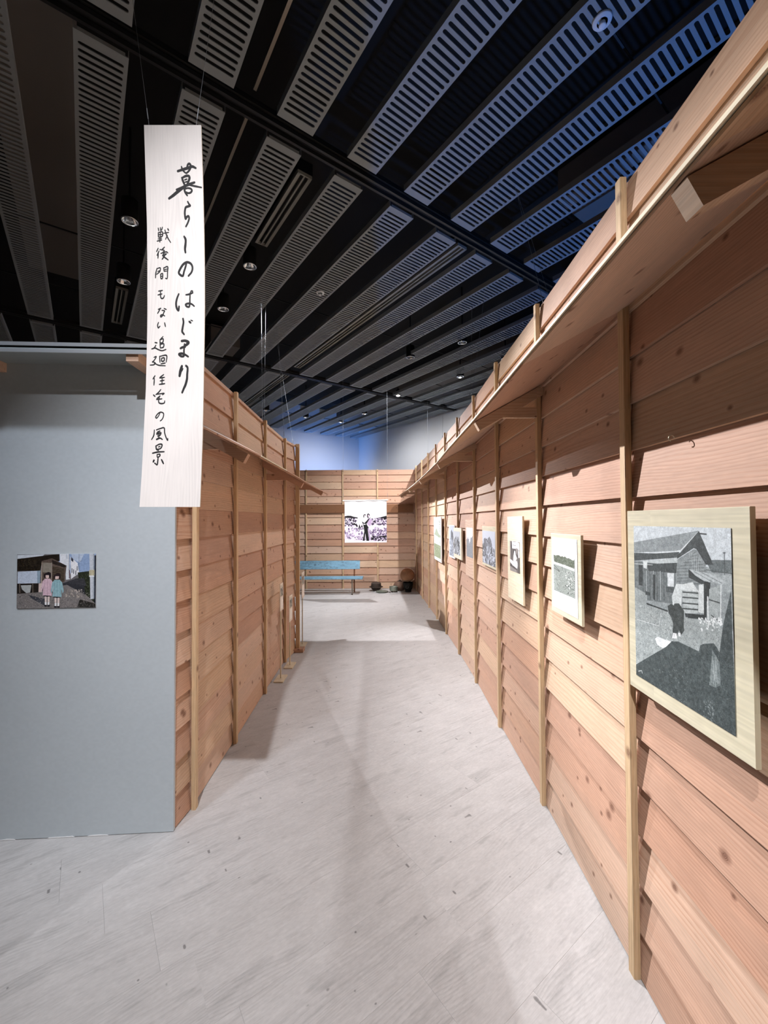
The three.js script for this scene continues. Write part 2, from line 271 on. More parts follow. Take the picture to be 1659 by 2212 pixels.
// eave: thin boards on sloping rafters, held by short horizontal brackets
function eaveSeg(e, a, b, nSign, y, n0, n1, up, mat, tk = 0.009) { // one board between batten positions a and b
  const dx = b[0] - a[0], dz = b[1] - a[1], L = Math.hypot(dx, dz), t = Math.atan2(-dz, dx);
  const sl = 0.55, yAt = (n) => y + (0.38 - n) * sl + up;
  const g = flip(bar([[yAt(n0), n0], [yAt(n1), n1], [yAt(n1) + tk, n1], [yAt(n0) + tk, n0]], L + 0.001, { uo: rnd(), vo: rnd() }));
  const o = mesh('eave_board', g, mat, e); o.position.set(a[0], 0, a[1]); o.rotation.y = t; return o;
}
const rafterGeo = (y) => bar([[-0.04, y + 0.2266], [0.372, y], [0.345, y - 0.05], [-0.04, y + 0.162]].map(([n, yy]) => [yy, n]), 0.04, { capGrain: true }).translate(0, -0.02, 0);
function rafter(e, x, z, turn, y, m) { // local z = towards corridor, local x along the wall
  const g = flip(rafterGeo(y)); const o = mesh('rafter', g, m, e); o.position.set(x, 0, z); o.rotation.y = turn;
  const b = mesh('bracket', flip(bar(rect(y + 0.028, y + 0.09, -0.02, 0.2), 0.03, { capGrain: true }).translate(0, -0.015, 0)), m, e); b.position.set(x, 0, z); b.rotation.y = turn;
}
{
  const e = group('eave', wallRight), Y = 2.272, seq = [[0.86, 2.1], [0.872, 1.18], ...rightPts.slice(0, 12), [0.74, -9.98]];
  for (let i = 0; i + 1 < seq.length; i++) { const m = woodMats[3 + (i * 4) % 12]; eaveSeg(e, seq[i + 1], seq[i], 1, Y, -0.024, 0.372, 0, m); eaveSeg(e, seq[i + 1], seq[i], 1, Y, 0.1, 0.384, 0.011, paleWood); }
  for (const i of [1, 3, 5, 7, 9, 11]) rafter(e, RX[i], i === 1 ? -0.71 : RZ[i], Math.PI * 1.5, Y, woodMats[9]);
}

// wall on the left
const LH = 2.678, LX = [[-1.132, -2.28], [-1.116, -2.442], [-1.132, -3.151], [-1.163, -4.043], [-1.181, -4.93], [-1.125, -5.33]];
const wallLeft = plankWall('wall_left', LX, LH, 'shorter wall of lapped cedar boards with upright battens beside the grey partition');
LX.slice(1, 5).forEach(([x, z], i) => batten(wallLeft, x + 0.005, z, Math.PI * 0.5, LH + 0.006, battenMats[[0, 0, 1, 1][i]]));
batten(wallLeft, -1.1, -5.33, Math.PI * 0.5, LH - 0.02, battenMats[1], 0.036, 0.05, 0.03);
{
  const e = group('eave', wallLeft), Y = 2.062, seq = [[-1.13, -1.65], [-1.116, -2.442], [-1.132, -3.151], [-1.163, -4.043], [-1.181, -4.93], [-1.2, -6.0]];
  for (let i = 0; i + 1 < seq.length; i++) { if (i) eaveSeg(e, seq[i], seq[i + 1], 1, Y, -0.024, 0.372, 0, woodMats[[2, 8, 14, 5, 8][i]]); eaveSeg(e, seq[i], seq[i + 1], 1, Y, i ? 0.1 : 0.2, 0.384, 0.011, i === 1 ? paleWood : woodMats[6]); }  // second front board is paler wood, its bright lit edge put into the colour
  for (const [x, z] of [[-1.13, -2.3], [-1.163, -4.043], [-1.16, -5.33]]) rafter(e, x, z, Math.PI * 0.5, Y, woodMats[8]);
}
plankWall('wall_left_return', [[-1.185, -5.36], [-2.03, -5.36], [-2.94, -5.36]], LH, 'far side of the shorter plank wall, turning away from the corridor');
// end wall
const BZ = -10.15, wallBack = plankWall('wall_back', [[-3.75, BZ], [-2.84, BZ], [-1.93, BZ], [-1.02, BZ], [-0.16, BZ], [0.86, BZ]], 2.95, 'end wall of lapped cedar boards closing the corridor behind the bench');
[-2.84, -1.93, -1.02, -0.16].forEach((x, i) => batten(wallBack, x, BZ, 0, 2.955, battenMats[[0, 0, 1, 1][i]]));
mesh('cross_rail', alongX2(4.47, 1.88, 2.085, 0.001, 0.014), std(0xb09a7c, 0.8, { map: cedarTex[4] }), wallBack).position.set(-3.75, 0, BZ);
function alongX2(L, y0, y1, z0, z1, o = {}) { return flip(bar(rect(y0, y1, z0, z1, o.c || 0), L, o)); }

// grey partition at the entrance, with a slim canopy over it
{
  const a = [-1.149, -2.258], b = [-2.044, -2.204], L = 3.4, t = Math.atan2(-(a[1] - b[1]), a[0] - b[0]);
  const g = new THREE.Group(); g.name = 'wall_entrance'; scene.add(g); struct(g, 'grey painted partition under a slim canopy', 'wall'); g.position.set(a[0], 0, a[1]); g.rotation.y = t;
  mesh('frame', box(-L, -0.06, 0.004, 2.59, -0.09, -0.018), std(0x8a7358, 0.9), g);
  const tex = dataTex(256, 256, (i, j) => { const n = (h2(i, j) - 0.5) * 5 + (fbm(i / 40, j / 40) - 0.5) * 6; return [184 + n, 193 + n, 197 + n]; });
  mesh('panel', box(-L, -0.004, 0.004, 2.6, -0.018, 0), new THREE.MeshStandardMaterial({ map: tex, roughness: 0.85 }), g);
  const alu = std(0xd4dadd, 0.35, { metalness: 0.6 });
  mesh('canopy_sheet', box(-L, 0.0, 2.574, 2.58, 0, 0.2), alu, g); mesh('canopy_upper_strip', box(-L, 0.0, 2.566, 2.584, 0.2, 0.204), alu, g); mesh('canopy_groove', box(-L, 0.0, 2.546, 2.566, 0.19, 0.194), black, g); mesh('canopy_lower_strip', box(-L, 0.0, 2.532, 2.549, 0.2, 0.206), alu, g); mesh('canopy_soffit', box(-L, 0, 2.55, 2.556, 0, 0.2), std(0x9aa3a4, 0.7), g);
  for (const x of [-0.135, -0.925, -1.72, -2.5]) mesh('stub_beam', box(x - 0.03, x + 0.03, 2.5, 2.549, 0, 0.192), woodMats[4], g);
  const chips = []; let x = -1.1; while (x < -0.2) { const l = rr(0.05, 0.16); const s = new THREE.Shape([[x, 0.002], [x + l, 0.002], [x + l * 0.9, rr(0.004, 0.009)], [x + l * 0.6, rr(0.005, 0.01)], [x + l * 0.3, rr(0.003, 0.008)], [x + 0.01, rr(0.003, 0.008)]].map((p) => new THREE.Vector2(...p))); chips.push(new THREE.ExtrudeGeometry(s, { depth: 0.002, bevelEnabled: false })); x += l + rr(0.03, 0.18); }
  const c = mesh('bare_plaster_edge', mergeGeometries(chips), std(0xe6e8e8, 0.9), g); c.position.z = 0.0005;
}

// ---------------------------------------------------------------- prints
// homography from four corners (TL, TR, BR, BL) of the traced print to a flat W x H sheet
function flatten(c, W, H) {
  const src = c, dst = [[0, 0], [W, 0], [W, H], [0, H]], A = [];
  for (let i = 0; i < 4; i++) { const [x, y] = src[i], [X, Y] = dst[i]; A.push([x, y, 1, 0, 0, 0, -x * X, -y * X, X], [0, 0, 0, x, y, 1, -x * Y, -y * Y, Y]); }
  for (let i = 0; i < 8; i++) { let p = i; for (let j = i; j < 8; j++) if (Math.abs(A[j][i]) > Math.abs(A[p][i])) p = j; const t = A[i]; A[i] = A[p]; A[p] = t; for (let j = 0; j < 8; j++) if (j !== i) { const f = A[j][i] / A[i][i]; for (let k = i; k < 9; k++) A[j][k] -= f * A[i][k]; } }
  const h = A.map((r, i) => r[8] / r[i]);
  return (x, y) => { const w = h[6] * x + h[7] * y + 1; return [(h[0] * x + h[1] * y + h[2]) / w, (h[3] * x + h[4] * y + h[5]) / w]; };
}
function painter(ctx, M) {
  const path = (p) => { ctx.beginPath(); p.forEach((q, i) => ctx[i ? 'lineTo' : 'moveTo'](...M(q[0], q[1]))); };
  return {
    poly(col, ...p) { path(p); ctx.closePath(); ctx.fillStyle = col; ctx.fill(); },
    line(col, w, ...p) { path(p); ctx.strokeStyle = col; ctx.lineWidth = w; ctx.lineCap = 'round'; ctx.lineJoin = 'round'; ctx.stroke(); },
    dots(n, x0, y0, x1, y1, cols, r0, r1, test) { for (let i = 0; i < n; i++) { const x = rr(x0, x1), y = rr(y0, y1); if (test && !test(x, y)) continue; const [X, Y] = M(x, y); ctx.fillStyle = cols[Math.floor(rnd() * cols.length)]; ctx.beginPath(); ctx.ellipse(X, Y, rr(r0, r1), rr(r0, r1) * 0.7, rr(0, 3), 0, 7); ctx.fill(); } },
  };
}
function grain(ctx, W, H, amt) { const im = ctx.getImageData(0, 0, W, H), d = im.data; for (let i = 0; i < d.length; i += 4) { const n = (h2(i, 7) - 0.5) * amt; d[i] += n; d[i + 1] += n; d[i + 2] += n; } ctx.putImageData(im, 0, 0); }
function mottle(ctx, W, H, amt) { const im = ctx.getImageData(0, 0, W, H), d = im.data; for (let y = 0; y < H; y++) for (let x = 0; x < W; x++) { const k = (y * W + x) * 4, n = (fbm(x / 13, y / 13) - 0.5) * amt + (fbm(x / 3.2, y / 3.2) - 0.5) * amt; for (let c = 0; c < 3; c++) d[k + c] += n; } ctx.putImageData(im, 0, 0); }
function deepen(ctx, W, H, p) { const im = ctx.getImageData(0, 0, W, H), d = im.data; for (let i = 0; i < d.length; i++) if (i % 4 < 3) d[i] = 255 * Math.pow(d[i] / 255, p); ctx.putImageData(im, 0, 0); }
const printMat = (t, rough = 0.6) => new THREE.MeshStandardMaterial({ map: t, roughness: rough });

// big print: gabled wooden house, a figure bending in the yard, a deep shadow in front
const housePrint = canvasTex(640, 816, (ctx, W, H) => {
  const P = painter(ctx, flatten([[132, 198], [888, 208], [925, 1815], [153, 1347]], W, H));
  ctx.fillStyle = '#d5dde0'; ctx.fillRect(0, 0, W, H);
  P.poly('#9aa2a2', [130, 470], [470, 450], [900, 560], [930, 1000], [140, 1000]);
  P.poly('#626b6b', [690, 455], [895, 455], [895, 560], [740, 552]); P.line('#3c4444', 3, [838, 395], [842, 610]); P.line('#3c4444', 3, [828, 400], [848, 400]);
  P.line('#4a5252', 3, [690, 530], [895, 560]); P.poly('#aab2b2', [740, 565], [895, 575], [895, 700], [800, 700]);
  P.poly('#959d9e', [130, 325], [640, 229], [495, 386], [132, 405]); for (let k = 0; k < 14; k++) { const f = k / 14; P.line('rgba(80,88,88,0.35)', 1.2, [132, 330 + f * 74], [632 - f * 135, 238 + f * 146]); }
  P.line('#dfe6e6', 5, [300, 407], [495, 387], [640, 238]); P.poly('#343c3c', [640, 232], [752, 492], [694, 492], [620, 372], [600, 365], [470, 450], [460, 425], [498, 398]);
  P.line('#2c3434', 6, [640, 252], [697, 257]);
  P.poly('#8a9292', [470, 455], [600, 372], [622, 378], [694, 495], [700, 600], [640, 650], [470, 640]); for (let k = 0; k < 11; k++) { const y = 395 + k * 24; P.line('rgba(40,48,48,0.6)', 2, [Math.max(470, 600 - k * 26), y + 12], [Math.min(696, 612 + k * 14), y]); } for (let k = 0; k < 5; k++) P.line('rgba(225,232,230,0.6)', 2, [585 + k * 18, 400 + k * 12], [590 + k * 16, 540]);
  P.poly('#3c4444', [130, 405], [300, 410], [490, 396], [462, 440], [132, 468]); P.poly('#c4cccb', [195, 474], [470, 440], [474, 478], [232, 492]); P.line('#e6ecea', 3, [365, 480], [300, 600]);
  P.poly('#6e7676', [135, 470], [460, 500], [470, 800], [140, 760]); P.poly('#2c3434', [172, 500], [203, 502], [203, 660], [174, 655]); P.poly('#353d3d', [240, 492], [470, 480], [465, 560], [250, 545]); P.poly('#e4eaea', [395, 558], [446, 560], [446, 665], [397, 662]); P.poly('#444c4c', [385, 665], [445, 670], [443, 715], [385, 705]);
  for (let k = 0; k < 7; k++) P.line(k % 2 ? '#c4cccb' : '#3a4242', 4, [205 + k * 27, 545], [208 + k * 27, 770]); P.poly('#242c2c', [283, 570], [303, 575], [300, 770], [286, 765]); P.line('#dfe6e4', 3, [140, 490], [280, 498]); P.poly('#dfe6e4', [205, 470], [240, 465], [235, 530], [210, 520]);
  P.poly('#9ea6a4', [140, 670], [235, 720], [230, 800], [140, 780]); P.poly('#2c3434', [225, 700], [262, 712], [260, 735], [225, 728]); P.poly('#dde4e2', [465, 640], [520, 645], [510, 700], [500, 860], [440, 840], [430, 740]);
  P.poly('#2a3232', [560, 530], [690, 610], [720, 630], [690, 660], [560, 590]); P.poly('#bcc4c4', [565, 530], [720, 560], [868, 636], [810, 640], [680, 618], [610, 575]); P.line('#5a6262', 2, [600, 545], [760, 632]); P.line('#5a6262', 2, [660, 552], [820, 634]);
  P.poly('#e2e8e6', [465, 655], [510, 690], [640, 702], [590, 628]); P.poly('#c2cac8', [508, 692], [640, 704], [632, 865], [525, 872]); for (const y of [705, 745, 790, 832]) P.line('#39413f', 6, [515, y], [632, y + 8]);
  P.poly('#e0e6e4', [640, 650], [680, 640], [680, 870], [635, 860]); P.poly('#222a2a', [678, 630], [730, 630], [725, 720], [700, 780], [700, 900], [680, 890]); P.poly('#aab2b0', [720, 680], [805, 650], [805, 980], [722, 930]); P.line('#39413f', 5, [722, 762], [800, 785]); P.line('#39413f', 4, [735, 880], [800, 930]); P.line('#eef2f0', 6, [708, 740], [712, 915]); P.line('#e4eae8', 5, [812, 650], [808, 960]);
  P.poly('#1f2727', [230, 790], [400, 850], [395, 868], [240, 815]); P.poly('#232b2b', [530, 868], [690, 880], [690, 915], [540, 905]);
  P.poly('#a4acaa', [135, 770], [400, 860], [560, 905], [720, 930], [830, 990], [800, 1160], [640, 1165], [480, 1090], [150, 1265]);
  P.dots(900, 140, 770, 500, 1250, ['#7e8684', '#c9d1ce', '#6b7371', '#dbe2df', '#8e9694'], 1, 4, (x, y) => y > 780 + (x - 140) * 0.3 && y < 1250 - (x - 150) * 0.5); P.dots(300, 520, 900, 800, 1150, ['#7e8684', '#98a09e', '#6f7775'], 1, 3, (x, y) => y < 1090 + (x - 480) * 0.4);
  P.dots(60, 640, 905, 820, 1000, ['#eef2f0', '#dfe5e3'], 3, 7);
  P.poly('#39413f', [398, 815], [425, 795], [445, 810], [450, 795], [485, 793], [525, 850], [522, 975], [528, 1000], [505, 1035], [485, 1000], [470, 1045], [435, 1030], [440, 950], [425, 900], [405, 870]); P.poly('#f2f5f4', [440, 1020], [468, 1025], [470, 1065], [430, 1062]); P.poly('#f2f5f4', [480, 1020], [495, 1020], [498, 1050], [482, 1048]); P.poly('#9aa2a0', [330, 850], [345, 860], [350, 1040], [330, 1030]);
  P.poly('#eef2f1', [298, 1068], [320, 1050], [380, 1075], [425, 1090], [405, 1120], [360, 1140], [318, 1115]); P.line('#e2e8e6', 3, [160, 920], [330, 970], [345, 870]);
  P.poly('#3d4747', [150, 1268], [300, 1180], [385, 1130], [430, 1085], [480, 1088], [640, 1162], [650, 1115], [680, 1102], [755, 1098], [780, 1130], [800, 1165], [830, 950], [890, 690], [930, 1820], [150, 1350]);
  P.dots(1600, 160, 1120, 920, 1800, ['rgba(28,36,36,0.5)', 'rgba(92,102,101,0.45)', 'rgba(60,70,70,0.5)'], 1, 4.5, (x, y) => y > 1170 && y < 1350 + (x - 150) * 0.6 + 40);
  P.poly('rgba(150,160,158,0.55)', [745, 1150], [800, 1240], [810, 1420], [770, 1440], [720, 1420], [730, 1300]); for (let k = 0; k < 16; k++) P.line('rgba(205,213,211,0.4)', 1.5, [745 + rr(-5, 50), 1190 + rr(0, 60)], [735 + rr(-10, 60), 1380 + rr(0, 60)]); P.dots(60, 330, 1300, 560, 1560, ['rgba(150,160,158,0.5)'], 2, 5); P.dots(40, 670, 1540, 760, 1700, ['rgba(170,178,176,0.5)'], 2, 6); P.line('#cfd6d4', 4, [170, 1320], [195, 1315], [200, 1335]);
  const im = ctx.getImageData(0, 0, W, H), d = im.data; for (let y = 0; y < H; y++) for (let x = 0; x < W; x++) { const k = (y * W + x) * 4, n = (fbm(x / 14, y / 14) - 0.5) * 46 + (fbm(x / 3.5, y / 3.5) - 0.5) * 50; d[k] = d[k] * 0.88 + 8 + n; d[k + 1] = d[k + 1] * 0.88 + 10 + n; d[k + 2] = d[k + 2] * 0.88 + 10 + n; } ctx.putImageData(im, 0, 0); grain(ctx, W, H, 34);
});
// field with a line of trees
const fieldPrint = canvasTex(300, 384, (ctx, W, H) => {
  const P = painter(ctx, flatten([[285, 440], [850, 500], [860, 1620], [285, 1392]], 300, 384)); ctx.fillStyle = '#f3f6f5'; ctx.fillRect(0, 0, W, H);
  P.poly('#58624f', [285, 450], [330, 470], [370, 465], [430, 450], [480, 490], [520, 470], [560, 495], [590, 470], [640, 515], [700, 510], [760, 540], [790, 570], [830, 560], [850, 540], [850, 790], [600, 710], [300, 640]); P.line('#6f786c', 6, [375, 335], [378, 460]); P.line('#8a9286', 3, [768, 430], [770, 540]); P.dots(300, 290, 470, 850, 760, ['#444e3e', '#727d6e', '#8a958b'], 2, 6, (x, y) => y > 480 + (x - 290) * 0.13 && y < 640 + (x - 290) * 0.24);
  P.poly('#f4f6f4', [285, 630], [850, 800], [850, 860], [285, 690]); P.poly('#969f98', [285, 690], [850, 860], [865, 1630], [285, 1395]); P.line('#4a524a', 8, [300, 730], [440, 880]); P.line('#3a423c', 7, [300, 800], [430, 890]); P.line('#48504a', 6, [512, 750], [516, 860]); P.line('#48504a', 5, [598, 820], [600, 905]);
  P.dots(700, 290, 760, 855, 1600, ['#747d76', '#b9c0bb', '#8a938c', '#606963'], 2, 5, (x, y) => y < 1390 + (x - 285) * 0.4 && y > 720 + (x - 285) * 0.3); P.line('rgba(90,98,92,0.8)', 4, [690, 950], [760, 1250], [740, 1450]); P.dots(70, 600, 880, 850, 1500, ['#2f3733', '#eef1ee'], 3, 8); mottle(ctx, W, H, 40); grain(ctx, W, H, 26);
});
const figurePrint = canvasTex(220, 330, (ctx, W, H) => {
  const P = painter(ctx, flatten([[150, 693], [360, 715], [358, 1395], [145, 1328]], 220, 330)); ctx.fillStyle = '#6b655f'; ctx.fillRect(0, 0, W, H);
  P.poly('#8d867f', [150, 693], [180, 697], [180, 1100], [150, 1090]); P.poly('#3a3530', [170, 697], [192, 700], [195, 1120], [175, 1110]); P.poly('#efeef2', [195, 700], [325, 712], [325, 860], [200, 850]); P.line('#77706d', 5, [215, 715], [290, 708]); P.line('#77706d', 6, [210, 780], [280, 790]); P.poly('#f2f1f4', [330, 725], [362, 728], [362, 1050], [330, 1045]); P.line('#56504c', 5, [322, 895], [362, 898]);
  P.poly('#3b3532', [210, 870], [320, 880], [325, 1050], [210, 1040]); P.poly('#8c8682', [280, 840], [320, 850], [310, 1000], [285, 960]); P.poly('#f6f4f6', [245, 900], [265, 900], [275, 980], [300, 1060], [270, 1130], [220, 1120], [225, 1010]); P.poly('#ece9ee', [145, 1080], [230, 1130], [300, 1120], [320, 1190], [300, 1290], [230, 1250], [150, 1150]); P.poly('#46403c', [145, 1170], [300, 1290], [300, 1330], [145, 1235]); P.poly('#8f8984', [145, 1230], [290, 1320], [290, 1375], [145, 1325]); P.poly('#55504b', [310, 1060], [362, 1065], [360, 1395], [318, 1380]); P.dots(50, 170, 1090, 310, 1230, ['#5a5450', '#c9c5c8'], 2, 5); mottle(ctx, W, H, 30); grain(ctx, W, H, 28);
});
// small far prints: rough monochrome street views
const streetPrint = (W, H, seed, tint) => canvasTex(W, H, (ctx) => {
  const t = (v) => `rgb(${v * tint[0] | 0},${v * tint[1] | 0},${v * tint[2] | 0})`; ctx.fillStyle = t(214); ctx.fillRect(0, 0, W, H); rngState = seed;
  for (let k = 0; k < 9; k++) { ctx.fillStyle = t(rr(70, 150)); const x = rr(-0.1, 0.9) * W, w = rr(0.12, 0.35) * W, y = rr(0.2, 0.5) * H; ctx.beginPath(); ctx.moveTo(x, H * 0.8); ctx.lineTo(x, y); ctx.lineTo(x + w * 0.5, y - rr(0, 0.12) * H); ctx.lineTo(x + w, y + rr(0, 0.08) * H); ctx.lineTo(x + w, H * 0.8); ctx.fill(); }
  ctx.fillStyle = t(176); ctx.beginPath(); ctx.moveTo(W * 0.42, H * 0.45); ctx.lineTo(W * 0.58, H * 0.45); ctx.lineTo(W * 0.95, H); ctx.lineTo(W * 0.1, H); ctx.fill();
  for (let k = 0; k < 260; k++) { ctx.fillStyle = t(rnd() < 0.5 ? rr(40, 110) : rr(170, 240)); const s = rr(1, W * 0.05); ctx.fillRect(rr(0, W), H * (0.25 + 0.75 * Math.sqrt(rnd())), s, s * rr(0.6, 3)); }
  grain(ctx, W, H, 30);
});
const towerPrint = canvasTex(160, 260, (ctx, W, H) => { ctx.fillStyle = '#e9edf2'; ctx.fillRect(0, 0, W, H); const P = painter(ctx, (x, y) => [x * W, y * H]); P.poly('#8b9198', [0, 0.42], [0.15, 0.38], [0.2, 0.3], [0.3, 0.4], [0.45, 0.36], [0.48, 0.5], [0.6, 0.5], [0.7, 0.3], [0.8, 0.34], [1, 0.26], [1, 1], [0, 1]); P.poly('#dde1e6', [0.42, 0.4], [0.52, 0.42], [0.48, 0.56], [0.4, 0.52]); P.dots(160, 0, 0.45, 1, 1, ['#767c84', '#9aa0a7', '#80868e'], 2, 6); grain(ctx, W, H, 16); });
const hillPrint = canvasTex(300, 420, (ctx, W, H) => { ctx.fillStyle = '#f1f4ef'; ctx.fillRect(0, 0, W, H); const P = painter(ctx, (x, y) => [x * W, y * H]); P.poly('#8f9a84', [0, 0.4], [0.15, 0.34], [0.3, 0.24], [0.42, 0.22], [0.6, 0.3], [0.75, 0.36], [1, 0.4], [1, 0.48], [0, 0.44]); P.poly('#c7cec2', [0, 0.42], [1, 0.46], [1, 0.62], [0, 0.6]); P.poly('#f4f6f2', [0, 0.4], [0.5, 0.44], [1, 0.52], [1, 0.55], [0, 0.44]); P.poly('#7d8768', [0, 0.64], [1, 0.66], [1, 1], [0, 1]); P.poly('#f4f6f2', [0, 0.61], [1, 0.63], [1, 0.66], [0, 0.64]); P.dots(400, 0, 0.66, 1, 1, ['#667050', '#9aa488', '#5b6446', '#b0b99f'], 2, 6); P.line('#4a5238', 14, [0.78, 0.02], [0.92, 0.08], [0.84, 0.16], [0.95, 0.22], [0.86, 0.3]); P.line('#5d6648', 9, [0.7, 0.42], [0.98, 0.62]); P.dots(80, 0.6, 0, 1, 0.3, ['#4a5238', '#6c7556'], 2, 6, (x) => x > 0.75); grain(ctx, W, H, 20); });

// ---------------------------------------------------------------- photo boards on the right wall
function rightFrame(z) { for (let i = 0; i + 1 < RZ.length; i++) if (z <= RZ[i] && z >= RZ[i + 1]) { const f = (z - RZ[i]) / (RZ[i + 1] - RZ[i]); return { x: RX[i] + f * (RX[i + 1] - RX[i]), turn: Math.atan2(-(RZ[i] - RZ[i + 1]), RX[i] - RX[i + 1]) }; } }
// zn, zf: near and far end; y0, y1: height range; off: distance of the front in front of the battens; pic: [near, far, y0, y1]
function photoBoard(label, zn, zf, y0, y1, off, th, mat, layers, grp) {
  const zm = (zn + zf) / 2, f = rightFrame(zm), g = thing('photo_board', label, 'photo board', [f.x, y0, zm], f.turn, grp), L = (zn - zf); // local +x runs towards the viewer
  let last = mesh('board', alongX2(L, 0, y1 - y0, off - th, off, { c: 0.0015, uo: rnd(), vo: rnd(), tw: 0.5 }).translate(-L / 2, 0, 0), mat, g);
  let lift = 0.0012;
  for (const [name, a, b, py0, py1, m] of layers) { const w = a - b, h = py1 - py0; const p = mesh(name, new THREE.BoxGeometry(w, h, 0.001).translate((a + b) / 2 - zm, (py0 + py1) / 2 - y0, off + lift), m, name === 'print' ? last : g); last = p; lift += 0.0012; }
  return g;
}
const lauan = new THREE.MeshStandardMaterial({ map: cedar(14, [206, 199, 172], [194, 186, 156], 0, 1024, 112), roughness: 0.7 }), paper = std(0xf4f6f6, 0.7), greyBoard = std(0xc9c6c0, 0.8), creamBoard = std(0xe9e2cc, 0.8);
photoBoard('large photo board of a gabled wooden house and a bending figure', -0.993, -1.503, 1.083, 1.715, 0.012, 0.014, lauan, [['print', -1.047, -1.463, 1.134, 1.661, printMat(housePrint)]]);
photoBoard('photo board with wide white margins showing a field and trees', -1.88, -2.23, 1.194, 1.612, 0.01, 0.012, lauan, [['mount', -1.915, -2.21, 1.222, 1.59, paper], ['print', -1.942, -2.191, 1.311, 1.501, printMat(fieldPrint)]]);
photoBoard('tall narrow pale board with a small print of a seated figure', -2.716, -3.046, 1.114, 1.708, 0.004, 0.012, paleWood, [['print', -2.774, -2.987, 1.319, 1.532, printMat(figurePrint)]]);
photoBoard('photo board with a busy grey street print and lauan margin above', -3.40, -3.9, 1.265, 1.627, -0.006, 0.01, lauan, [['print', -3.42, -3.885, 1.287, 1.586, printMat(streetPrint(320, 220, 71, [0.93, 0.97, 1.03]))]]);
photoBoard('tall light wood board with a pale skyline print', -4.33, -4.735, 1.056, 1.687, -0.012, 0.01, woodMats[3], [['print', -4.36, -4.67, 1.276, 1.6, printMat(towerPrint)]]);
photoBoard('cream photo board with a grey street print fixed over a batten', -4.812, -5.313, 1.21, 1.589, 0.02, 0.018, creamBoard, [['print', -4.89, -5.29, 1.26, 1.545, printMat(streetPrint(300, 220, 99, [0.94, 0.98, 1.02]))]]);
photoBoard('thin grey street print just behind the cream photo board', -5.36, -5.763, 1.174, 1.616, -0.004, 0.01, paper, [['print', -5.37, -5.73, 1.2, 1.608, printMat(streetPrint(260, 300, 131, [0.92, 0.97, 1.04]))]]);
photoBoard('large grey mounted print of a green hill, farthest along the wall', -6.32, -7.1, 1.021, 1.737, 0.014, 0.012, greyBoard, [['print', -6.39, -7.06, 1.075, 1.69, printMat(hillPrint)]]);

// small hook in the wall above the largest photo board
{ const f = rightFrame(-1.29), g = thing('wall_hook', 'tiny metal screw hook above the large photo board', 'hook', [f.x - 0.0, 1.945, -1.29], f.turn); mesh('hook', new THREE.TorusGeometry(0.009, 0.0016, 6, 14, 4.4).rotateY(Math.PI / 2).translate(0, -0.004, -0.008), std(0xcfc7b4, 0.3, { metalness: 0.9 }), g); }

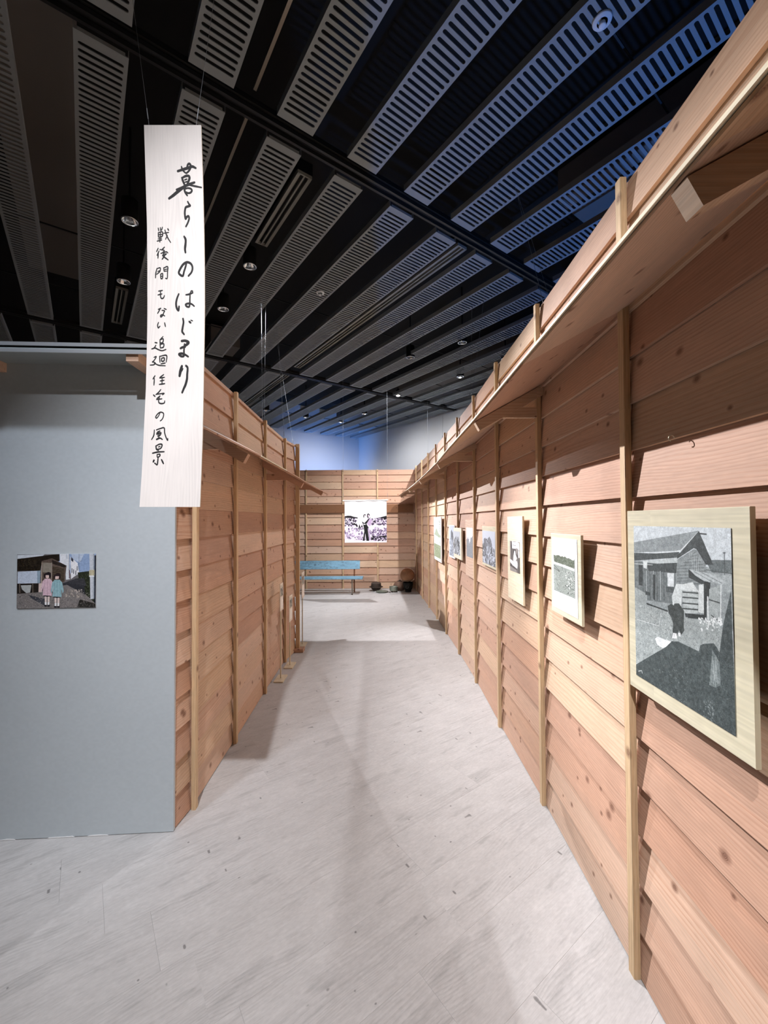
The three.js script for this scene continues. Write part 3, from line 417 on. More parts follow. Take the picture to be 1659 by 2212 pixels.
// ---------------------------------------------------------------- colour photograph on the grey wall
{
  const tex = canvasTex(720, 500, (ctx, W, H) => {
    const P = painter(ctx, flatten([[153, 155], [865, 150], [862, 632], [155, 645]], W, H)); ctx.fillStyle = '#6d6b6c'; ctx.fillRect(0, 0, W, H);
    P.poly('#8fa6c8', [530, 150], [866, 148], [866, 330], [700, 340], [530, 310]); P.poly('#b9c8dc', [640, 150], [760, 148], [720, 230], [660, 200]); P.line('#5a6478', 3, [712, 150], [712, 300]); P.line('#46505f', 2, [720, 218], [745, 215]);
    P.poly('#dfe4ea', [538, 152], [625, 152], [632, 380], [596, 385], [590, 300], [540, 220]); P.poly('#e8eaee', [634, 175], [700, 235], [714, 325], [640, 380]); P.poly('#3a3f4a', [640, 178], [662, 200], [660, 225], [640, 210]); P.line('#39404c', 3, [622, 152], [624, 370]); P.line('#6a4a52', 6, [628, 300], [630, 372]); for (const [x, y] of [[645, 280], [660, 290], [680, 300], [692, 260]]) P.poly('#6c7078', [x, y], [x + 8, y + 3], [x + 8, y + 40], [x, y + 44]); P.poly('#bfc9d4', [595, 155], [610, 158], [608, 200], [597, 195]);
    P.poly('#2a2f22', [700, 320], [860, 300], [862, 634], [760, 560], [720, 420]); P.dots(260, 690, 320, 860, 600, ['#1b2016', '#3f4736', '#565d48'], 2, 7, (x, y) => y > 330 + (860 - x) * 0.1); P.poly('#3b3c40', [560, 420], [690, 372], [760, 372], [780, 440], [590, 470]);
    P.poly('#cfd8e0', [155, 160], [400, 155], [385, 170], [155, 196]); P.poly('#211b14', [155, 196], [400, 166], [535, 152], [538, 215], [380, 225], [362, 302], [155, 306]); P.dots(120, 160, 200, 360, 300, ['#2e261b', '#171209', '#3b3122'], 3, 9); P.poly('#5d5048', [375, 215], [470, 190], [600, 258], [585, 400], [372, 490]); P.poly('#8b8579', [385, 228], [462, 232], [462, 320], [387, 318]); P.line('#cdbfae', 5, [378, 230], [376, 480]); P.line('#c9bfb2', 4, [467, 230], [466, 400]); P.poly('#2a2320', [470, 205], [602, 258], [580, 275], [470, 238]); P.poly('#43392f', [475, 260], [580, 285], [578, 390], [475, 400]); for (let k = 0; k < 8; k++) P.line('#6f6254', 2, [478, 262 + k * 17], [580, 280 + k * 14]);
    P.poly('#c2cfdf', [160, 312], [365, 302], [362, 415], [160, 420]); P.poly('#8fa4b4', [335, 303], [366, 302], [362, 415], [338, 416]); P.poly('#26221f', [155, 420], [350, 418], [350, 500], [155, 515]); P.poly('#b4b9b8', [190, 435], [285, 432], [275, 500], [240, 505], [200, 470]); P.poly('#d7c4bd', [352, 418], [380, 415], [385, 510], [350, 500]); P.line('#8c8073', 6, [180, 420], [182, 500]); P.line('#7f7468', 6, [298, 418], [300, 500]);
    P.poly('#7c7876', [155, 512], [380, 495], [600, 430], [720, 470], [862, 600], [862, 636], [155, 648]); P.poly('#3f4148', [255, 520], [420, 560], [420, 625], [300, 560]); P.poly('#34353a', [590, 420], [760, 430], [770, 520], [640, 450]); P.poly('#2e2d2a', [720, 560], [862, 600], [862, 634], [700, 632]); P.dots(500, 155, 500, 860, 640, ['#5e5c5c', '#99938e', '#4a4a4c', '#aaa49c'], 1.5, 5, (x, y) => y > 510 - (x > 400 ? (x - 400) * 0.15 : 0)); P.dots(60, 590, 470, 740, 540, ['#b3aaa0', '#8d8780'], 4, 9);
    P.poly('#c3cad2', [805, 150], [850, 150], [850, 555], [815, 560]); P.poly('#9aa3ad', [838, 150], [850, 150], [850, 555], [840, 556]); P.poly('#e0d9b8', [803, 298], [852, 296], [852, 345], [803, 348]); for (let k = 0; k < 5; k++) P.line('#3a372c', 3, [806 + k * 10, 300], [806 + k * 10, 344]); P.poly('#171d2c', [851, 165], [866, 165], [864, 600], [852, 590]); P.poly('#e9edf1', [803, 348], [850, 348], [850, 358], [803, 358]);
    const child = (cx, top, coat, shade2, hair) => {
      P.dots(1, cx, top + 28, cx + 0.1, top + 28.1, [hair], 34, 35); P.poly(hair, [cx - 30, top + 15], [cx + 30, top + 15], [cx + 32, top + 50], [cx - 32, top + 50]); P.dots(1, cx, top + 40, cx + 0.1, top + 40.1, ['#e3c9c2'], 19, 20); P.poly('#e3c9c2', [cx - 15, top + 26], [cx + 15, top + 26], [cx + 15, top + 52], [cx - 15, top + 52]); P.poly(hair, [cx - 20, top + 12], [cx + 20, top + 12], [cx + 19, top + 28], [cx - 19, top + 28]);
      P.poly('#1c1a1e', [cx - 32, top + 180], [cx + 34, top + 180], [cx + 30, top + 225], [cx - 30, top + 222]); P.poly('#e3d2cc', [cx - 22, top + 220], [cx - 3, top + 222], [cx - 5, top + 290], [cx - 18, top + 290]); P.poly('#e3d2cc', [cx + 5, top + 222], [cx + 24, top + 220], [cx + 20, top + 290], [cx + 7, top + 290]); P.poly('#eef0f2', [cx - 20, top + 270], [cx - 3, top + 270], [cx - 4, top + 298], [cx - 19, top + 298]); P.poly('#eef0f2', [cx + 6, top + 270], [cx + 22, top + 270], [cx + 20, top + 298], [cx + 6, top + 298]); P.poly('#15141a', [cx - 24, top + 296], [cx - 2, top + 296], [cx - 2, top + 310], [cx - 24, top + 310]); P.poly('#15141a', [cx + 4, top + 296], [cx + 26, top + 296], [cx + 26, top + 310], [cx + 4, top + 310]);
      P.poly(coat, [cx - 22, top + 60], [cx + 24, top + 60], [cx + 46, top + 85], [cx + 62, top + 160], [cx + 52, top + 185], [cx + 38, top + 140], [cx + 42, top + 215], [cx - 40, top + 210], [cx - 34, top + 130], [cx - 48, top + 180], [cx - 56, top + 165], [cx - 44, top + 85]); P.line(shade2, 3, [cx + 1, top + 64], [cx + 3, top + 210]); P.line(shade2, 3, [cx - 20, top + 70], [cx - 28, top + 190]); P.line(shade2, 3, [cx + 24, top + 75], [cx + 32, top + 190]);
    };
    child(428, 315, '#d9bcc8', '#b393a2', '#241d22'); child(516, 325, '#96bcc4', '#6f98a2', '#2a2022'); mottle(ctx, W, H, 30); grain(ctx, W, H, 22);
  });
  const a = [-1.149, -2.258], t = Math.atan2(-(-2.258 + 2.204), -1.149 + 2.044), g = thing('colour_photograph', 'colour photograph of two children in a lane on grey wall', 'photograph', [-1.769, 1.224, -2.2205], t);
  mesh('print', new THREE.BoxGeometry(0.407, 0.29, 0.003).translate(0, 0.145, 0.0036), [...Array(4).fill(std(0xd8dadb, 0.7)), printMat(tex, 0.4), std(0xd8dadb, 0.7)], g);
}

// ---------------------------------------------------------------- hanging sign board with brush lettering
{
  // rows: fraction down, left x, left y, right x, right y, z (the thin plywood bows as it hangs)
  const R = [[0, -0.9482, 3.2675, -0.7204, 3.2662, -1.5999], [0.1358, -0.9404, 3.0572, -0.713, 3.0559, -1.5999], [0.2667, -0.9335, 2.8554, -0.7076, 2.8541, -1.5999], [0.3758, -0.9305, 2.6874, -0.704, 2.686, -1.5988], [0.4727, -0.9287, 2.5387, -0.7026, 2.5374, -1.5977], [0.5636, -0.9274, 2.399, -0.7024, 2.3977, -1.5944], [0.6909, -0.9245, 2.2032, -0.7, 2.2019, -1.5834], [0.8255, -0.9145, 1.9962, -0.6898, 1.995, -1.5525], [0.9152, -0.9092, 1.8633, -0.6857, 1.8621, -1.5337], [1, -0.9047, 1.741, -0.6811, 1.7396, -1.5139]];
  const edge = [[270, 311, 434.4], [382, 314.5, 438], [490, 317.6, 440.6], [580, 318.3, 442], [660, 318.4, 442.2], [735, 317.6, 441.3], [840, 315, 439.6], [951, 309.8, 437.2], [1025, 306, 434.6], [1095, 301.3, 431.8]];
  const W = 408, H = 2048;
  const toSheet = (x, y) => { let i = 0; while (i < edge.length - 2 && y > edge[i + 1][0]) i++; const f = (y - edge[i][0]) / (edge[i + 1][0] - edge[i][0]), l = edge[i][1] + f * (edge[i + 1][1] - edge[i][1]), r = edge[i][2] + f * (edge[i + 1][2] - edge[i][2]); return [(x - l) / (r - l) * W, (y - 270) / 825 * H]; };
  const Z = { A: [300, 260, 7.373], B: [300, 540, 7.373], C: [300, 820, 7.627] };
  const S = [ // tracing sheet, brush width, points
    ['A', 26, [620, 810, 680, 790, 780, 760, 850, 737, 905, 760]], ['A', 18, [678, 738, 690, 775, 715, 812, 750, 843]], ['A', 22, [768, 740, 780, 705, 803, 692, 822, 712, 818, 765, 790, 812, 755, 843]],
    ['A', 24, [685, 915, 702, 965, 730, 1030]], ['A', 24, [692, 915, 750, 887, 798, 890, 806, 920, 790, 970, 772, 1012]], ['A', 13, [727, 950, 766, 936]], ['A', 13, [737, 985, 772, 975]],
    ['A', 25, [600, 1105, 660, 1085, 740, 1045, 820, 1012, 885, 990]], ['A', 30, [745, 1048, 680, 1090, 605, 1148, 545, 1198, 480, 1245]], ['A', 19, [800, 1028, 850, 1040, 920, 1055, 995, 1070]], ['A', 22, [722, 1090, 735, 1140, 770, 1197]], ['A', 19, [727, 1095, 780, 1080, 832, 1095, 844, 1120, 825, 1150, 782, 1160, 758, 1145]],
    ['A', 22, [778, 1297, 800, 1338, 815, 1358, 790, 1370, 747, 1387, 735, 1430, 732, 1500, 745, 1568, 762, 1540, 790, 1527, 800, 1560, 780, 1630, 750, 1690]], ['A', 25, [722, 1852, 744, 1900, 742, 1980, 735, 2050, 742, 2103]],
    ['A', 11, [308, 1715, 318, 1760]], ['A', 11, [342, 1707, 348, 1760]], ['A', 11, [375, 1702, 362, 1750]], ['A', 12, [310, 1790, 312, 1862]], ['A', 12, [310, 1790, 376, 1780, 372, 1845, 315, 1862]], ['A', 10, [312, 1824, 372, 1815]], ['A', 10, [342, 1785, 342, 1860]], ['A', 11, [290, 1925, 365, 1905]], ['A', 12, [338, 1860, 334, 1940]], ['A', 9, [305, 1890, 365, 1880]], ['A', 10, [395, 1800, 475, 1785]], ['A', 13, [415, 1748, 430, 1800, 465, 1880, 505, 1945]], ['A', 10, [455, 1830, 425, 1895]], ['A', 13, [460, 1727, 474, 1752]],
    ['A', 11, [308, 2037, 282, 2092]], ['A', 12, [322, 2082, 290, 2150]], ['A', 12, [310, 2118, 303, 2196]], ['A', 12, [408, 2020, 365, 2065]], ['A', 11, [335, 2058, 405, 2076, 380, 2106]], ['A', 11, [350, 2120, 440, 2096, 462, 2112]], ['A', 12, [405, 2110, 380, 2150]], ['B', 14, [420, 62, 400, 105, 372, 148]], ['B', 14, [378, 90, 415, 122, 465, 158]], ['B', 13, [385, 100, 440, 62]],
    ['B', 12, [288, 295, 270, 370, 265, 445]], ['B', 11, [286, 300, 340, 286, 335, 340, 285, 388]], ['B', 9, [300, 345, 335, 328]], ['B', 11, [395, 285, 402, 340]], ['B', 12, [395, 287, 458, 268, 456, 350, 448, 456, 425, 452]], ['B', 9, [402, 318, 450, 303]], ['B', 9, [404, 342, 445, 335]], ['B', 12, [345, 388, 350, 458]], ['B', 12, [345, 388, 376, 376, 372, 455, 350, 458]], ['B', 9, [350, 422, 372, 416]],
    ['B', 11, [312, 657, 376, 645]], ['B', 11, [302, 718, 368, 700]], ['B', 12, [346, 650, 344, 710, 350, 760, 372, 775, 395, 757, 406, 726]],
    ['B', 11, [308, 947, 350, 930]], ['B', 11, [340, 928, 322, 970, 298, 1010]], ['B', 11, [400, 932, 436, 948]], ['B', 12, [368, 962, 408, 970, 395, 1000, 380, 1042, 350, 1066, 345, 1046, 375, 1030, 411, 1052]], ['B', 12, [312, 1155, 298, 1200, 310, 1240, 336, 1214]], ['B', 12, [410, 1160, 422, 1220]],
    ['B', 12, [256, 1475, 290, 1480]], ['B', 12, [270, 1518, 245, 1560, 205, 1578]], ['B', 12, [205, 1576, 260, 1564, 310, 1588, 370, 1605, 430, 1586]], ['B', 10, [385, 1378, 335, 1432]], ['B', 12, [336, 1430, 341, 1560]], ['B', 12, [336, 1432, 386, 1416, 380, 1472, 342, 1482]], ['B', 12, [342, 1504, 396, 1496, 390, 1548, 340, 1562]],
    ['B', 11, [240, 1712, 276, 1700, 250, 1750, 215, 1792]], ['B', 11, [215, 1778, 262, 1805, 240, 1828, 180, 1836]], ['B', 11, [240, 1800, 310, 1836, 420, 1846]], ['B', 12, [330, 1695, 336, 1790]], ['B', 12, [330, 1696, 441, 1684, 436, 1786]], ['B', 13, [362, 1726, 364, 1772, 400, 1766, 402, 1720, 362, 1726]], ['B', 11, [350, 1816, 420, 1802]],
    ['B', 12, [257, 2005, 224, 2056]], ['B', 12, [246, 2050, 240, 2152]], ['B', 11, [396, 1986, 335, 2030]], ['B', 11, [330, 2042, 408, 2030]], ['B', 11, [338, 2088, 402, 2076]], ['B', 12, [325, 2142, 412, 2130]], ['B', 11, [370, 2030, 368, 2136]],
    ['C', 12, [360, 165, 330, 206, 280, 250]], ['C', 13, [240, 255, 266, 280]], ['C', 12, [285, 246, 350, 236, 415, 230, 388, 252]], ['C', 12, [350, 272, 296, 316]], ['C', 12, [290, 332, 380, 320]], ['C', 13, [340, 275, 325, 345, 332, 385, 370, 400, 420, 386, 426, 355]],
    ['C', 12, [350, 546, 325, 602, 290, 640, 277, 625, 310, 570, 360, 542, 405, 562, 404, 612, 380, 662, 352, 686]], ['C', 12, [255, 835, 246, 920, 210, 988]], ['C', 13, [290, 832, 350, 811, 415, 800, 425, 880, 450, 960, 474, 1002, 476, 972]], ['C', 15, [346, 850, 308, 872, 296, 900, 362, 880, 350, 915, 310, 932]], ['C', 14, [330, 880, 326, 960, 292, 986, 350, 966, 386, 986]],
    ['C', 15, [280, 1095, 290, 1148, 322, 1168]], ['C', 14, [282, 1095, 340, 1066, 380, 1072, 374, 1112, 350, 1140, 300, 1150]], ['C', 10, [320, 1112, 350, 1102]], ['C', 15, [225, 1215, 310, 1196, 415, 1190]], ['C', 12, [302, 1236, 346, 1234, 345, 1260, 306, 1280, 300, 1236]], ['C', 14, [317, 1280, 310, 1350, 300, 1404, 260, 1378]], ['C', 18, [250, 1330, 236, 1358]], ['C', 16, [373, 1322, 405, 1386]],
    ['B', 23, [757, 207, 745, 262, 720, 342, 700, 412, 670, 405, 636, 366, 660, 300, 712, 225, 770, 196, 830, 222, 854, 280, 840, 350, 790, 413]], ['B', 22, [635, 702, 605, 780, 592, 860, 605, 930, 630, 964, 640, 900]], ['B', 17, [750, 715, 800, 706, 858, 682]], ['B', 12, [820, 690, 832, 655, 855, 658, 846, 682]], ['B', 18, [816, 690, 812, 780, 810, 860, 800, 904, 757, 896, 745, 870, 790, 852, 840, 862, 880, 894]],
    ['B', 22, [702, 1095, 710, 1150, 695, 1250, 690, 1300, 720, 1344]], ['B', 20, [800, 1140, 826, 1160]], ['B', 10, [825, 1118, 856, 1130]], ['B', 26, [682, 1450, 740, 1446, 790, 1475, 758, 1510, 722, 1530]], ['B', 22, [662, 1568, 700, 1550, 738, 1545]], ['B', 21, [727, 1500, 718, 1600, 714, 1690, 670, 1692, 640, 1662, 682, 1650, 740, 1672, 785, 1700]],
    ['B', 30, [685, 1852, 665, 1920, 648, 2006]], ['B', 12, [680, 1935, 702, 1892]], ['B', 25, [750, 1846, 774, 1872, 770, 1980, 765, 2060, 742, 2148, 716, 2206, 690, 2270]],
  ];
  const tex = canvasTex(W, H, (ctx) => {
    const im = ctx.createImageData(W, H), d = im.data;
    for (let j = 0; j < H; j++) for (let i = 0; i < W; i++) { const x = i / W * 0.227, y = j / H * 1.53, arch = Math.hypot((x - 0.125) * 3.2, 0.03) - (y - 1.05) * 0.18 * Math.sign(1), ring = (arch + (fbm(x * 22, y * 3) - 0.5) * 0.08) * 26, b = ring - Math.floor(ring), g = 1 - 0.035 * ss(0.3, 0.9, b) * ss(0.4, 0.65, fbm(x * 9 + 3, y * 2)) + 0.035 * (vn(x * 620, y * 16) - 0.5) + 0.05 * (fbm(x * 14, y * 5) - 0.5), k = (j * W + i) * 4; d[k] = 227 * g; d[k + 1] = 222 * g; d[k + 2] = 217 * g; d[k + 3] = 255; }
    ctx.putImageData(im, 0, 0); ctx.fillStyle = '#08070a';
    for (const [s, w, q] of S) {
      const [ox, oy, k] = Z[s], p = []; for (let i = 0; i < q.length; i += 2) p.push(toSheet(ox + q[i] / k, oy + q[i + 1] / k));
      const c = new THREE.CatmullRomCurve3(p.map((t) => new THREE.Vector3(t[0], t[1], 0)), false, 'centripetal'), n = 14 * p.length, rw = w / k / 125 * W / 2 * 1.45;
      for (let i = 0; i <= n; i++) { const f = i / n, t = c.getPoint(f), r = rw * (0.78 + 0.22 * Math.sin(f * Math.PI) + 0.12 * (vn(f * 5 + w, p.length) - 0.5)); ctx.beginPath(); ctx.ellipse(t.x, t.y, r, r * 0.95, 0.6, 0, 7); ctx.fill(); }
    }
  });
  const g = thing('sign_board', 'tall white plywood board with black brush lettering, hung on wires', 'sign', [-0.7929, 1.7403, -1.5139]);
  const pos = [], uv = [], idx = [], nx = 1; const sub = []; for (let i = 0; i + 1 < R.length; i++) for (let s = 0; s < 3; s++) { const f = s / 3, P0 = R[Math.max(0, i - 1)], P1 = R[i], P2 = R[i + 1], P3 = R[Math.min(R.length - 1, i + 2)]; sub.push(P1.map((v, k) => { const m1 = (P2[k] - P0[k]) / 2, m2 = (P3[k] - P1[k]) / 2; return k === 0 ? P1[0] + f * (P2[0] - P1[0]) : v + f * (P2[k] - v); })); } sub.push(R[R.length - 1]);
  const sheet = (dz, flipFace) => { const P = [], T = [], I = []; sub.forEach((r) => { P.push(r[1] + 0.7929, r[2] - 1.7403, r[5] + 1.5139 + dz, r[3] + 0.7929, r[4] - 1.7403, r[5] + 1.5139 + dz); T.push(0, 1 - r[0], 1, 1 - r[0]); }); for (let i = 0; i + 1 < sub.length; i++) { const a = i * 2; I.push(...(flipFace ? [a, a + 1, a + 2, a + 1, a + 3, a + 2] : [a, a + 2, a + 1, a + 1, a + 2, a + 3])); } const q = new THREE.BufferGeometry(); q.setAttribute('position', new THREE.Float32BufferAttribute(P, 3)); q.setAttribute('uv', new THREE.Float32BufferAttribute(T, 2)); q.setIndex(I); q.computeVertexNormals(); return q; };
  mesh('front_face', sheet(0, false), printMat(tex, 0.65), g);
  const P = [], I = []; sub.forEach((r) => { for (const [x, y] of [[r[1], r[2]], [r[3], r[4]]]) for (const dz of [-0.0002, -0.005]) P.push(x + 0.7929, y - 1.7403, r[5] + 1.5139 + dz); });
  for (let i = 0; i + 1 < sub.length; i++) { const a = i * 4, b = a + 4; I.push(a, a + 1, b, a + 1, b + 1, b, a + 2, b + 2, a + 3, a + 3, b + 2, b + 3, a + 1, a + 3, b + 1, a + 3, b + 3, b + 1); } const e = (sub.length - 1) * 4; I.push(0, 2, 1, 2, 3, 1, e, e + 1, e + 2, e + 2, e + 1, e + 3);
  const bg = new THREE.BufferGeometry(); bg.setAttribute('position', new THREE.Float32BufferAttribute(P, 3)); bg.setAttribute('uv', new THREE.Float32BufferAttribute(new Array(P.length / 3 * 2).fill(0.3), 2)); bg.setIndex(I); const bgn = bg.toNonIndexed(); bgn.computeVertexNormals(); mesh('plywood_back', bgn, std(0xd8cdb8, 0.8, { side: THREE.DoubleSide }), g);
}

// ---------------------------------------------------------------- hanging wires
const wireMat = std(0x8d9298, 0.5, { metalness: 0.5 });
function wire(a, b, r, label, grp) { const g = thing('hanging_wire', label, 'wire', b, 0, grp), A = [a[0] - b[0], a[1] - b[1], a[2] - b[2]]; mesh('cable', rod(A, [0, 0, 0], r), wireMat, g); mesh('clasp', rod([A[0] * 0.02, A[1] * 0.02, A[2] * 0.02], [A[0] * 0.05, A[1] * 0.05, A[2] * 0.05], r * 3), wireMat, g); }
wire([-1.12, 4.686, -1.602], [-0.929, 3.266, -1.602], 0.0006, 'thin wire from the ceiling to a corner of the lettered board', 'wires holding the lettered board');
wire([-0.55, 4.686, -1.602], [-0.741, 3.265, -1.602], 0.0006, 'thin wire from the ceiling to a corner of the lettered board', 'wires holding the lettered board');
for (const b of [[-1.2, 2.68, -4.93], [-1.17, 2.66, -5.3]]) wire([-1.6 + (b[2] + 5) * 0.2, 4.686, -6.1 + (b[2] + 5) * 0.3], b, 0.0014, 'bright stay wire from the ceiling to the end of the shorter plank wall', 'stay wires of the shorter plank wall');
for (const b of [[-1.19, 2.68, -4.0], [-1.2, 2.68, -4.1]]) wire([-1.5, 4.686, -5.1 + (b[2] + 4.05) * 2], b, 0.001, 'thin stay wire from the ceiling to the middle of the shorter plank wall', 'stay wires of the shorter plank wall');
for (const [a, b] of [[[1.19, 4.686, -3.61], [1.0, 2.98, -2.5]], [[1.25, 4.686, -3.71], [1.02, 2.98, -2.45]], [[1.32, 4.686, -5.21], [0.99, 2.98, -4.6]], [[1.25, 4.686, -5.67], [1.0, 2.98, -4.7]], [[1.2, 4.686, -8.0], [0.95, 2.98, -6.6]], [[1.07, 4.686, -9.9], [0.9, 2.98, -8.3]]]) wire(a, b, 0.0012, 'thin stay wire from the ceiling to the top of the long plank wall', 'stay wires of the long plank wall');

// ---------------------------------------------------------------- cloth print hanging before the end wall
{
  const tex = canvasTex(520, 500, (ctx, W, H) => {
    const P = painter(ctx, flatten([[205, 395], [1448, 370], [1455, 1560], [212, 1585]], W, H)); ctx.fillStyle = '#f3f5f6'; ctx.fillRect(0, 0, W, H); P.dots(40, 300, 450, 1400, 780, ['rgba(225,229,233,0.25)'], 10, 40);
    P.poly('#4b4350', [205, 835], [300, 815], [390, 818], [480, 845], [585, 860], [600, 895], [480, 885], [330, 880], [205, 880]); P.poly('#f5f2f7', [205, 880], [600, 890], [740, 900], [1000, 890], [1450, 850], [1450, 1530], [210, 1530]); P.poly('#3f3c48', [1000, 885], [1180, 868], [1350, 825], [1450, 800], [1450, 930], [1330, 900], [1180, 930], [1010, 950]); P.dots(130, 1010, 880, 1450, 1060, ['#8f8499', '#5a5265', '#cfc6d8', '#efeaf4'], 4, 16);
    P.dots(90, 205, 900, 560, 1120, ['#4d4656', '#b6acbf', '#7d7388', '#e8e2ee'], 4, 14); P.poly('#57505f', [420, 1045], [560, 1040], [600, 1110], [570, 1140], [520, 1080], [440, 1080]); P.poly('#4c4752', [610, 1200], [640, 1050], [680, 1150], [720, 1060], [760, 1180], [700, 1210]); P.dots(160, 210, 1150, 1450, 1500, ['#c9bfd3', '#ded6e6', '#ab9fb8', '#eee9f3'], 4, 20); P.dots(70, 1000, 1200, 1450, 1400, ['#9c90a8', '#c9bfd3'], 4, 16);
    P.poly('#3c4242', [985, 1420], [1060, 1370], [1150, 1420], [1200, 1380], [1450, 1370], [1450, 1420], [1250, 1430], [1100, 1480], [990, 1505]); P.dots(90, 1000, 1390, 1450, 1510, ['#4a4652', '#d9d2e0', '#8a8294'], 4, 12);
    // two people side by side in long dark clothes
    P.poly('#f6f4f6', [720, 930], [760, 880], [850, 880], [900, 930], [870, 1000], [790, 1020], [715, 975]); P.poly('#ded2e4', [880, 900], [960, 870], [1005, 930], [1010, 1010], [960, 1110], [870, 1050]); P.poly('#3b4543', [715, 970], [790, 1020], [860, 950], [930, 880], [950, 885], [880, 1000], [850, 1045], [915, 1140], [890, 1170], [930, 1520], [850, 1520], [820, 1300], [800, 1520], [740, 1520], [790, 1250], [760, 1080]); P.poly('#d9cfe2', [900, 1160], [930, 1180], [985, 1500], [930, 1510]); P.poly('#f6f4f6', [755, 1035], [830, 1040], [820, 1070], [765, 1062]);
    P.dots(1, 800, 820, 801, 821, ['#eeeaec'], 18, 19); P.line('#4a4550', 9, [772, 850], [772, 800], [795, 778], [825, 790]); P.dots(1, 905, 815, 906, 816, ['#e6dfe6'], 20, 21); P.line('#4a4550', 10, [905, 870], [880, 820], [885, 765], [915, 755], [940, 790]); P.line('#4a4550', 4, [955, 850], [960, 880]); deepen(ctx, W, H, 2.1); grain(ctx, W, H, 12);
  });
  const g = thing('cloth_print', 'white cloth print of two standing figures hanging from a rod', 'cloth print', [-0.367, 1.238, -8.19]);
  mesh('rod', rod([-0.457, 0.845, 0], [0.45, 0.855, 0], 0.012, 12), std(0xf4f4f2, 0.5), g);
  const c = new THREE.PlaneGeometry(0.84, 0.835, 24, 20); const p = c.attributes.position; for (let i = 0; i < p.count; i++) p.setZ(i, 0.006 * Math.sin(p.getX(i) * 9) * (0.42 - p.getY(i)) + 0.004 * Math.sin(p.getX(i) * 23 + 1)); c.computeVertexNormals(); c.translate(0, 0.425, 0.004);
  const cm = new THREE.MeshPhysicalMaterial({ map: tex, roughness: 0.9, side: THREE.DoubleSide }); mesh('cloth', c, cm, g);
  for (const x of [-0.445, 0.44]) wire([-0.367 + x, 4.686, -8.19], [-0.367 + x, 2.1, -8.19], 0.0013, 'thin vertical wire from the ceiling to the white cloth print', 'wires holding the cloth print');
}

// ---------------------------------------------------------------- blue bench
{
  const blueTex = dataTex(1024, 128, (i, j) => { const x = i / 1024 * 2.1, y = j / 128 * 0.22, n = fbm(x * 5, y * 30), s = vn(x * 60, y * 300), g = 0.9 + 0.25 * (n - 0.5) + 0.1 * (s - 0.5), chip = ss(0.7, 0.78, vn(x * 30, y * 70)); const kd = Math.hypot(x - 1.15, (y - 0.1)) / 0.028, kn = 1 - ss(0.8, 1.25, kd) * 1; const c = [130 * g, 178 * g, 203 * g]; return c.map((q, k) => q + ([70, 92, 104][k] - q) * Math.min(0.85, 0.35 * chip + 0.75 * kn * (0.7 + 0.3 * Math.sin(kd * 16)))); });
  const m = new THREE.MeshStandardMaterial({ map: blueTex, roughness: 0.65 }), leg = std(0x7a4f35, 0.45, { metalness: 0.6 }), steel = std(0x8d8478, 0.4, { metalness: 0.7 });
  const g = thing('bench', 'blue painted plank bench with rusty bent-metal legs before the end wall', 'bench', [-1.6, 0, -9.5]);
  const L = 2.2; const b = mesh('backrest', alongX2(L, -0.1, 0.1, -0.015, 0.015, { c: 0.003, tl: 2.1, uo: 0.0 }), m, g); b.position.set(-1.17, 0.65, -0.1); b.rotation.x = -0.3;
  const s1 = mesh('seat', alongX2(L, 0, 0.035, -0.16, 0.16, { c: 0.004 }), m, g); s1.position.set(-1.09, 0.365, 0.12);
  for (const x of [0.87, -0.75]) {
    const curve = (pts) => new THREE.TubeGeometry(new THREE.CatmullRomCurve3(pts.map((p) => new THREE.Vector3(...p))), 24, 0.016, 8);
    mesh('front_leg', curve([[x, 0.364, 0.2], [x, 0.3, 0.22], [x, 0.15, 0.2], [x, 0.03, 0.17], [x, 0.016, 0.2]]), steel, g); mesh('rear_leg', curve([[x + 0.03, 0.62, -0.12], [x + 0.03, 0.38, -0.05], [x + 0.03, 0.2, -0.04], [x + 0.03, 0.03, -0.1], [x + 0.03, 0.016, -0.14]]), leg, g); mesh('seat_bearer', rod([x + 0.01, 0.352, -0.05], [x + 0.01, 0.352, 0.26], 0.012), leg, g);
  }
}

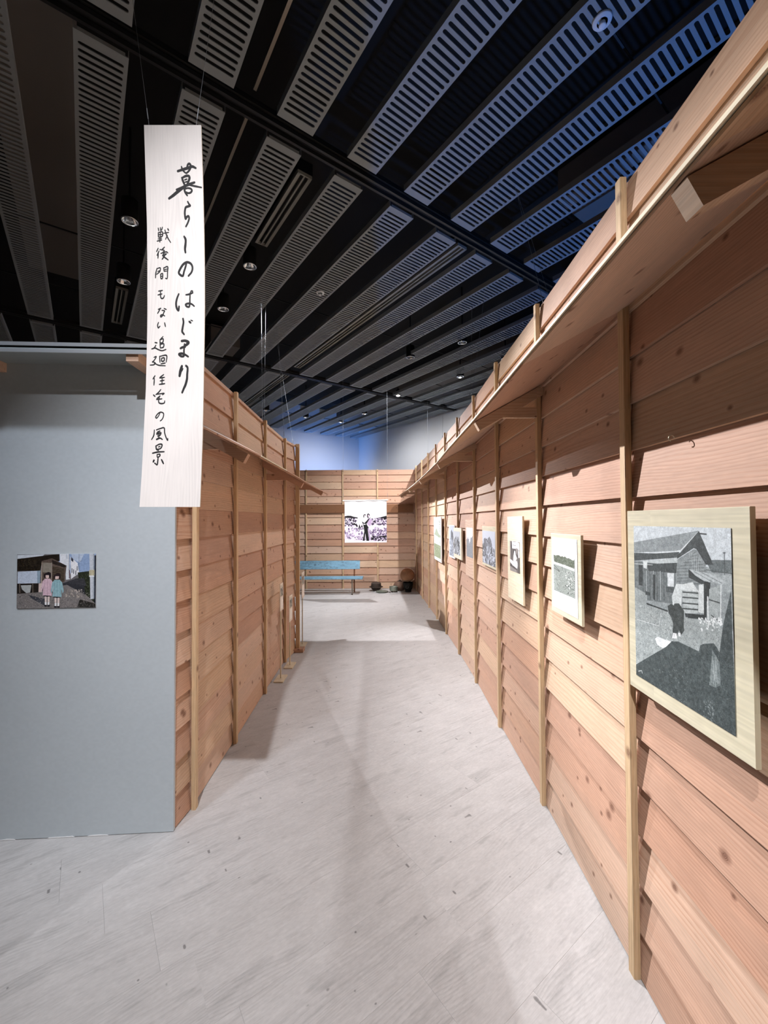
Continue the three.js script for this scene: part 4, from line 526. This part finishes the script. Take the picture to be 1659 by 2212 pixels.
// ---------------------------------------------------------------- old cooking pots in the corner
const iron = std(0x3a3029, 0.75, { metalness: 0.3 }), darkIron = std(0x1d1c1a, 0.6, { metalness: 0.4 }), clay = std(0x6a5142, 0.85), alu2 = std(0x8b9083, 0.5, { metalness: 0.6 });
{
  const g = thing('rice_pot', 'dark iron rice pot with a wide flange and lid', 'pot', [-0.2, 0, -9.88]);
  mesh('body', lathe([[0.001, 0.002], [0.07, 0.004], [0.115, 0.05], [0.125, 0.1], [0.118, 0.16], [0.12, 0.175], [0.11, 0.175]]), iron, g); mesh('flange', lathe([[0.12, 0.092], [0.165, 0.088], [0.165, 0.096], [0.122, 0.104]]), iron, g); mesh('lid', lathe([[0.001, 0.2], [0.09, 0.197], [0.118, 0.182], [0.118, 0.174], [0.001, 0.174]]), std(0x443830, 0.8), g);
  const t = thing('shallow_pan', 'low grey shallow pan lying flat on the floor between the pots', 'pan', [-0.06, 0, -9.62]); mesh('dish', lathe([[0.001, 0.004], [0.11, 0.004], [0.14, 0.03], [0.146, 0.032], [0.113, 0.0], [0.001, 0.0]]), alu2, t); mesh('handle', rod([0.13, 0.025, 0.02], [0.2, 0.02, 0.13], 0.007), darkIron, t);
  const s = thing('saucepan', 'small dull aluminium saucepan on short feet', 'pan', [0.215, 0, -9.66]); mesh('body', lathe([[0.001, 0.03], [0.085, 0.032], [0.096, 0.05], [0.1, 0.13], [0.104, 0.132], [0.094, 0.132], [0.09, 0.05], [0.001, 0.042]]), alu2, s); for (let k = 0; k < 3; k++) mesh('foot', rod([0.07 * Math.cos(k * 2.1), 0.034, 0.07 * Math.sin(k * 2.1)], [0.085 * Math.cos(k * 2.1), 0, 0.085 * Math.sin(k * 2.1)], 0.008), darkIron, s);
  const c = thing('round_pot', 'rounded brown pot with a narrow mouth, behind the saucepan', 'pot', [0.37, 0, -9.9]); mesh('body', lathe([[0.001, 0], [0.09, 0.002], [0.135, 0.06], [0.152, 0.12], [0.13, 0.18], [0.08, 0.21], [0.06, 0.22], [0.05, 0.22]]), clay, c); mesh('lid', lathe([[0.001, 0.252], [0.02, 0.25], [0.026, 0.235], [0.062, 0.224], [0.062, 0.214], [0.001, 0.214]]), iron, c);
  const v = thing('charcoal_stove', 'blackened iron charcoal stove with side opening, under the large ball', 'stove', [0.56, 0, -9.68]); mesh('body', lathe([[0.001, 0.05], [0.08, 0.05], [0.1, 0.09], [0.12, 0.17], [0.125, 0.225], [0.112, 0.225], [0.1, 0.16]]), darkIron, v); mesh('base', lathe([[0.001, 0], [0.075, 0], [0.07, 0.05], [0.001, 0.05]]), darkIron, v); mesh('draught_door', new THREE.TorusGeometry(0.03, 0.008, 8, 20).translate(-0.03, 0.13, 0.106), std(0x55524d, 0.6), v);
  const n = thing('large_ball', 'large tan woven-looking ball resting on the stove and pot', 'ball', [0.545, 0.385, -9.74]);
  const sp = new THREE.SphereGeometry(0.168, 36, 24), pp = sp.attributes.position; for (let i = 0; i < pp.count; i++) { const q = new THREE.Vector3().fromBufferAttribute(pp, i); q.multiplyScalar(1 + 0.03 * (fbm(q.x * 8 + 5, q.y * 8 + q.z * 6) - 0.5)); pp.setXYZ(i, q.x, q.y * 0.97, q.z); } sp.computeVertexNormals();
  mesh('shell', sp, new THREE.MeshStandardMaterial({ roughness: 0.85, map: dataTex(256, 128, (i, j) => { const t2 = 1 + 0.25 * (fbm(i / 20, j / 16) - 0.5) + 0.08 * (h2(i, j) - 0.5); return [176 * t2, 132 * t2, 98 * t2]; }) }), n); mesh('rim', new THREE.TorusGeometry(0.118, 0.007, 8, 28).rotateX(Math.PI / 2).translate(0, -0.118, 0), std(0x6d675d, 0.7), n);
}

// ---------------------------------------------------------------- caption stands by the left wall
function captionStand(x, z, w, y0, y1, label, seed) {
  const g = thing('caption_stand', label, 'caption stand', [x, 0, z]);
  mesh('base_plate', box(-0.05, 0.05, 0, 0.012, -0.1, 0.1), paleWood, g); mesh('stick', box(-0.006, 0.006, 0.012, y1 - 0.02, -0.006, 0.006), paleWood, g); const c = mesh('card', box(0.006, 0.012, y0, y1, -w / 2, w / 2), paleWood, g);  c.material = std(0xe2d6c6, 0.8);
  const p = mesh('print', new THREE.PlaneGeometry(w * 0.78, (y1 - y0) * 0.4), printMat(streetPrint(120, 90, seed, [0.95, 0.93, 0.86])), c); p.rotation.y = Math.PI / 2; p.position.set(0.0126, y1 - (y1 - y0) * 0.27, 0);
  const n = mesh('text_panel', new THREE.PlaneGeometry(w * 0.78, (y1 - y0) * 0.4), std(0xeee8de, 0.8), c); n.rotation.y = Math.PI / 2; n.position.set(0.0126, y0 + (y1 - y0) * 0.28, 0);
}
captionStand(-1.112, -4.4, 0.13, 0.73, 1.02, 'slim wooden caption stand between two battens of the shorter wall', 21);
captionStand(-1.105, -4.8, 0.16, 0.52, 0.82, 'lower wooden caption stand close to the end of the shorter wall', 33);
captionStand(-1.12, -5.6, 0.17, 0.64, 0.985, 'wooden caption stand just past the end of the shorter wall', 47);
{ const g = thing('wood_block', 'short reddish wood block at the foot of the end post', 'block', [-1.11, 0, -5.33]); mesh('block', alongX2(0.13, 0, 0.045, -0.06, 0.06, { c: 0.003 }).translate(-0.065, 0, 0), woodMats[7], g); }

renderer.render(scene, camera);
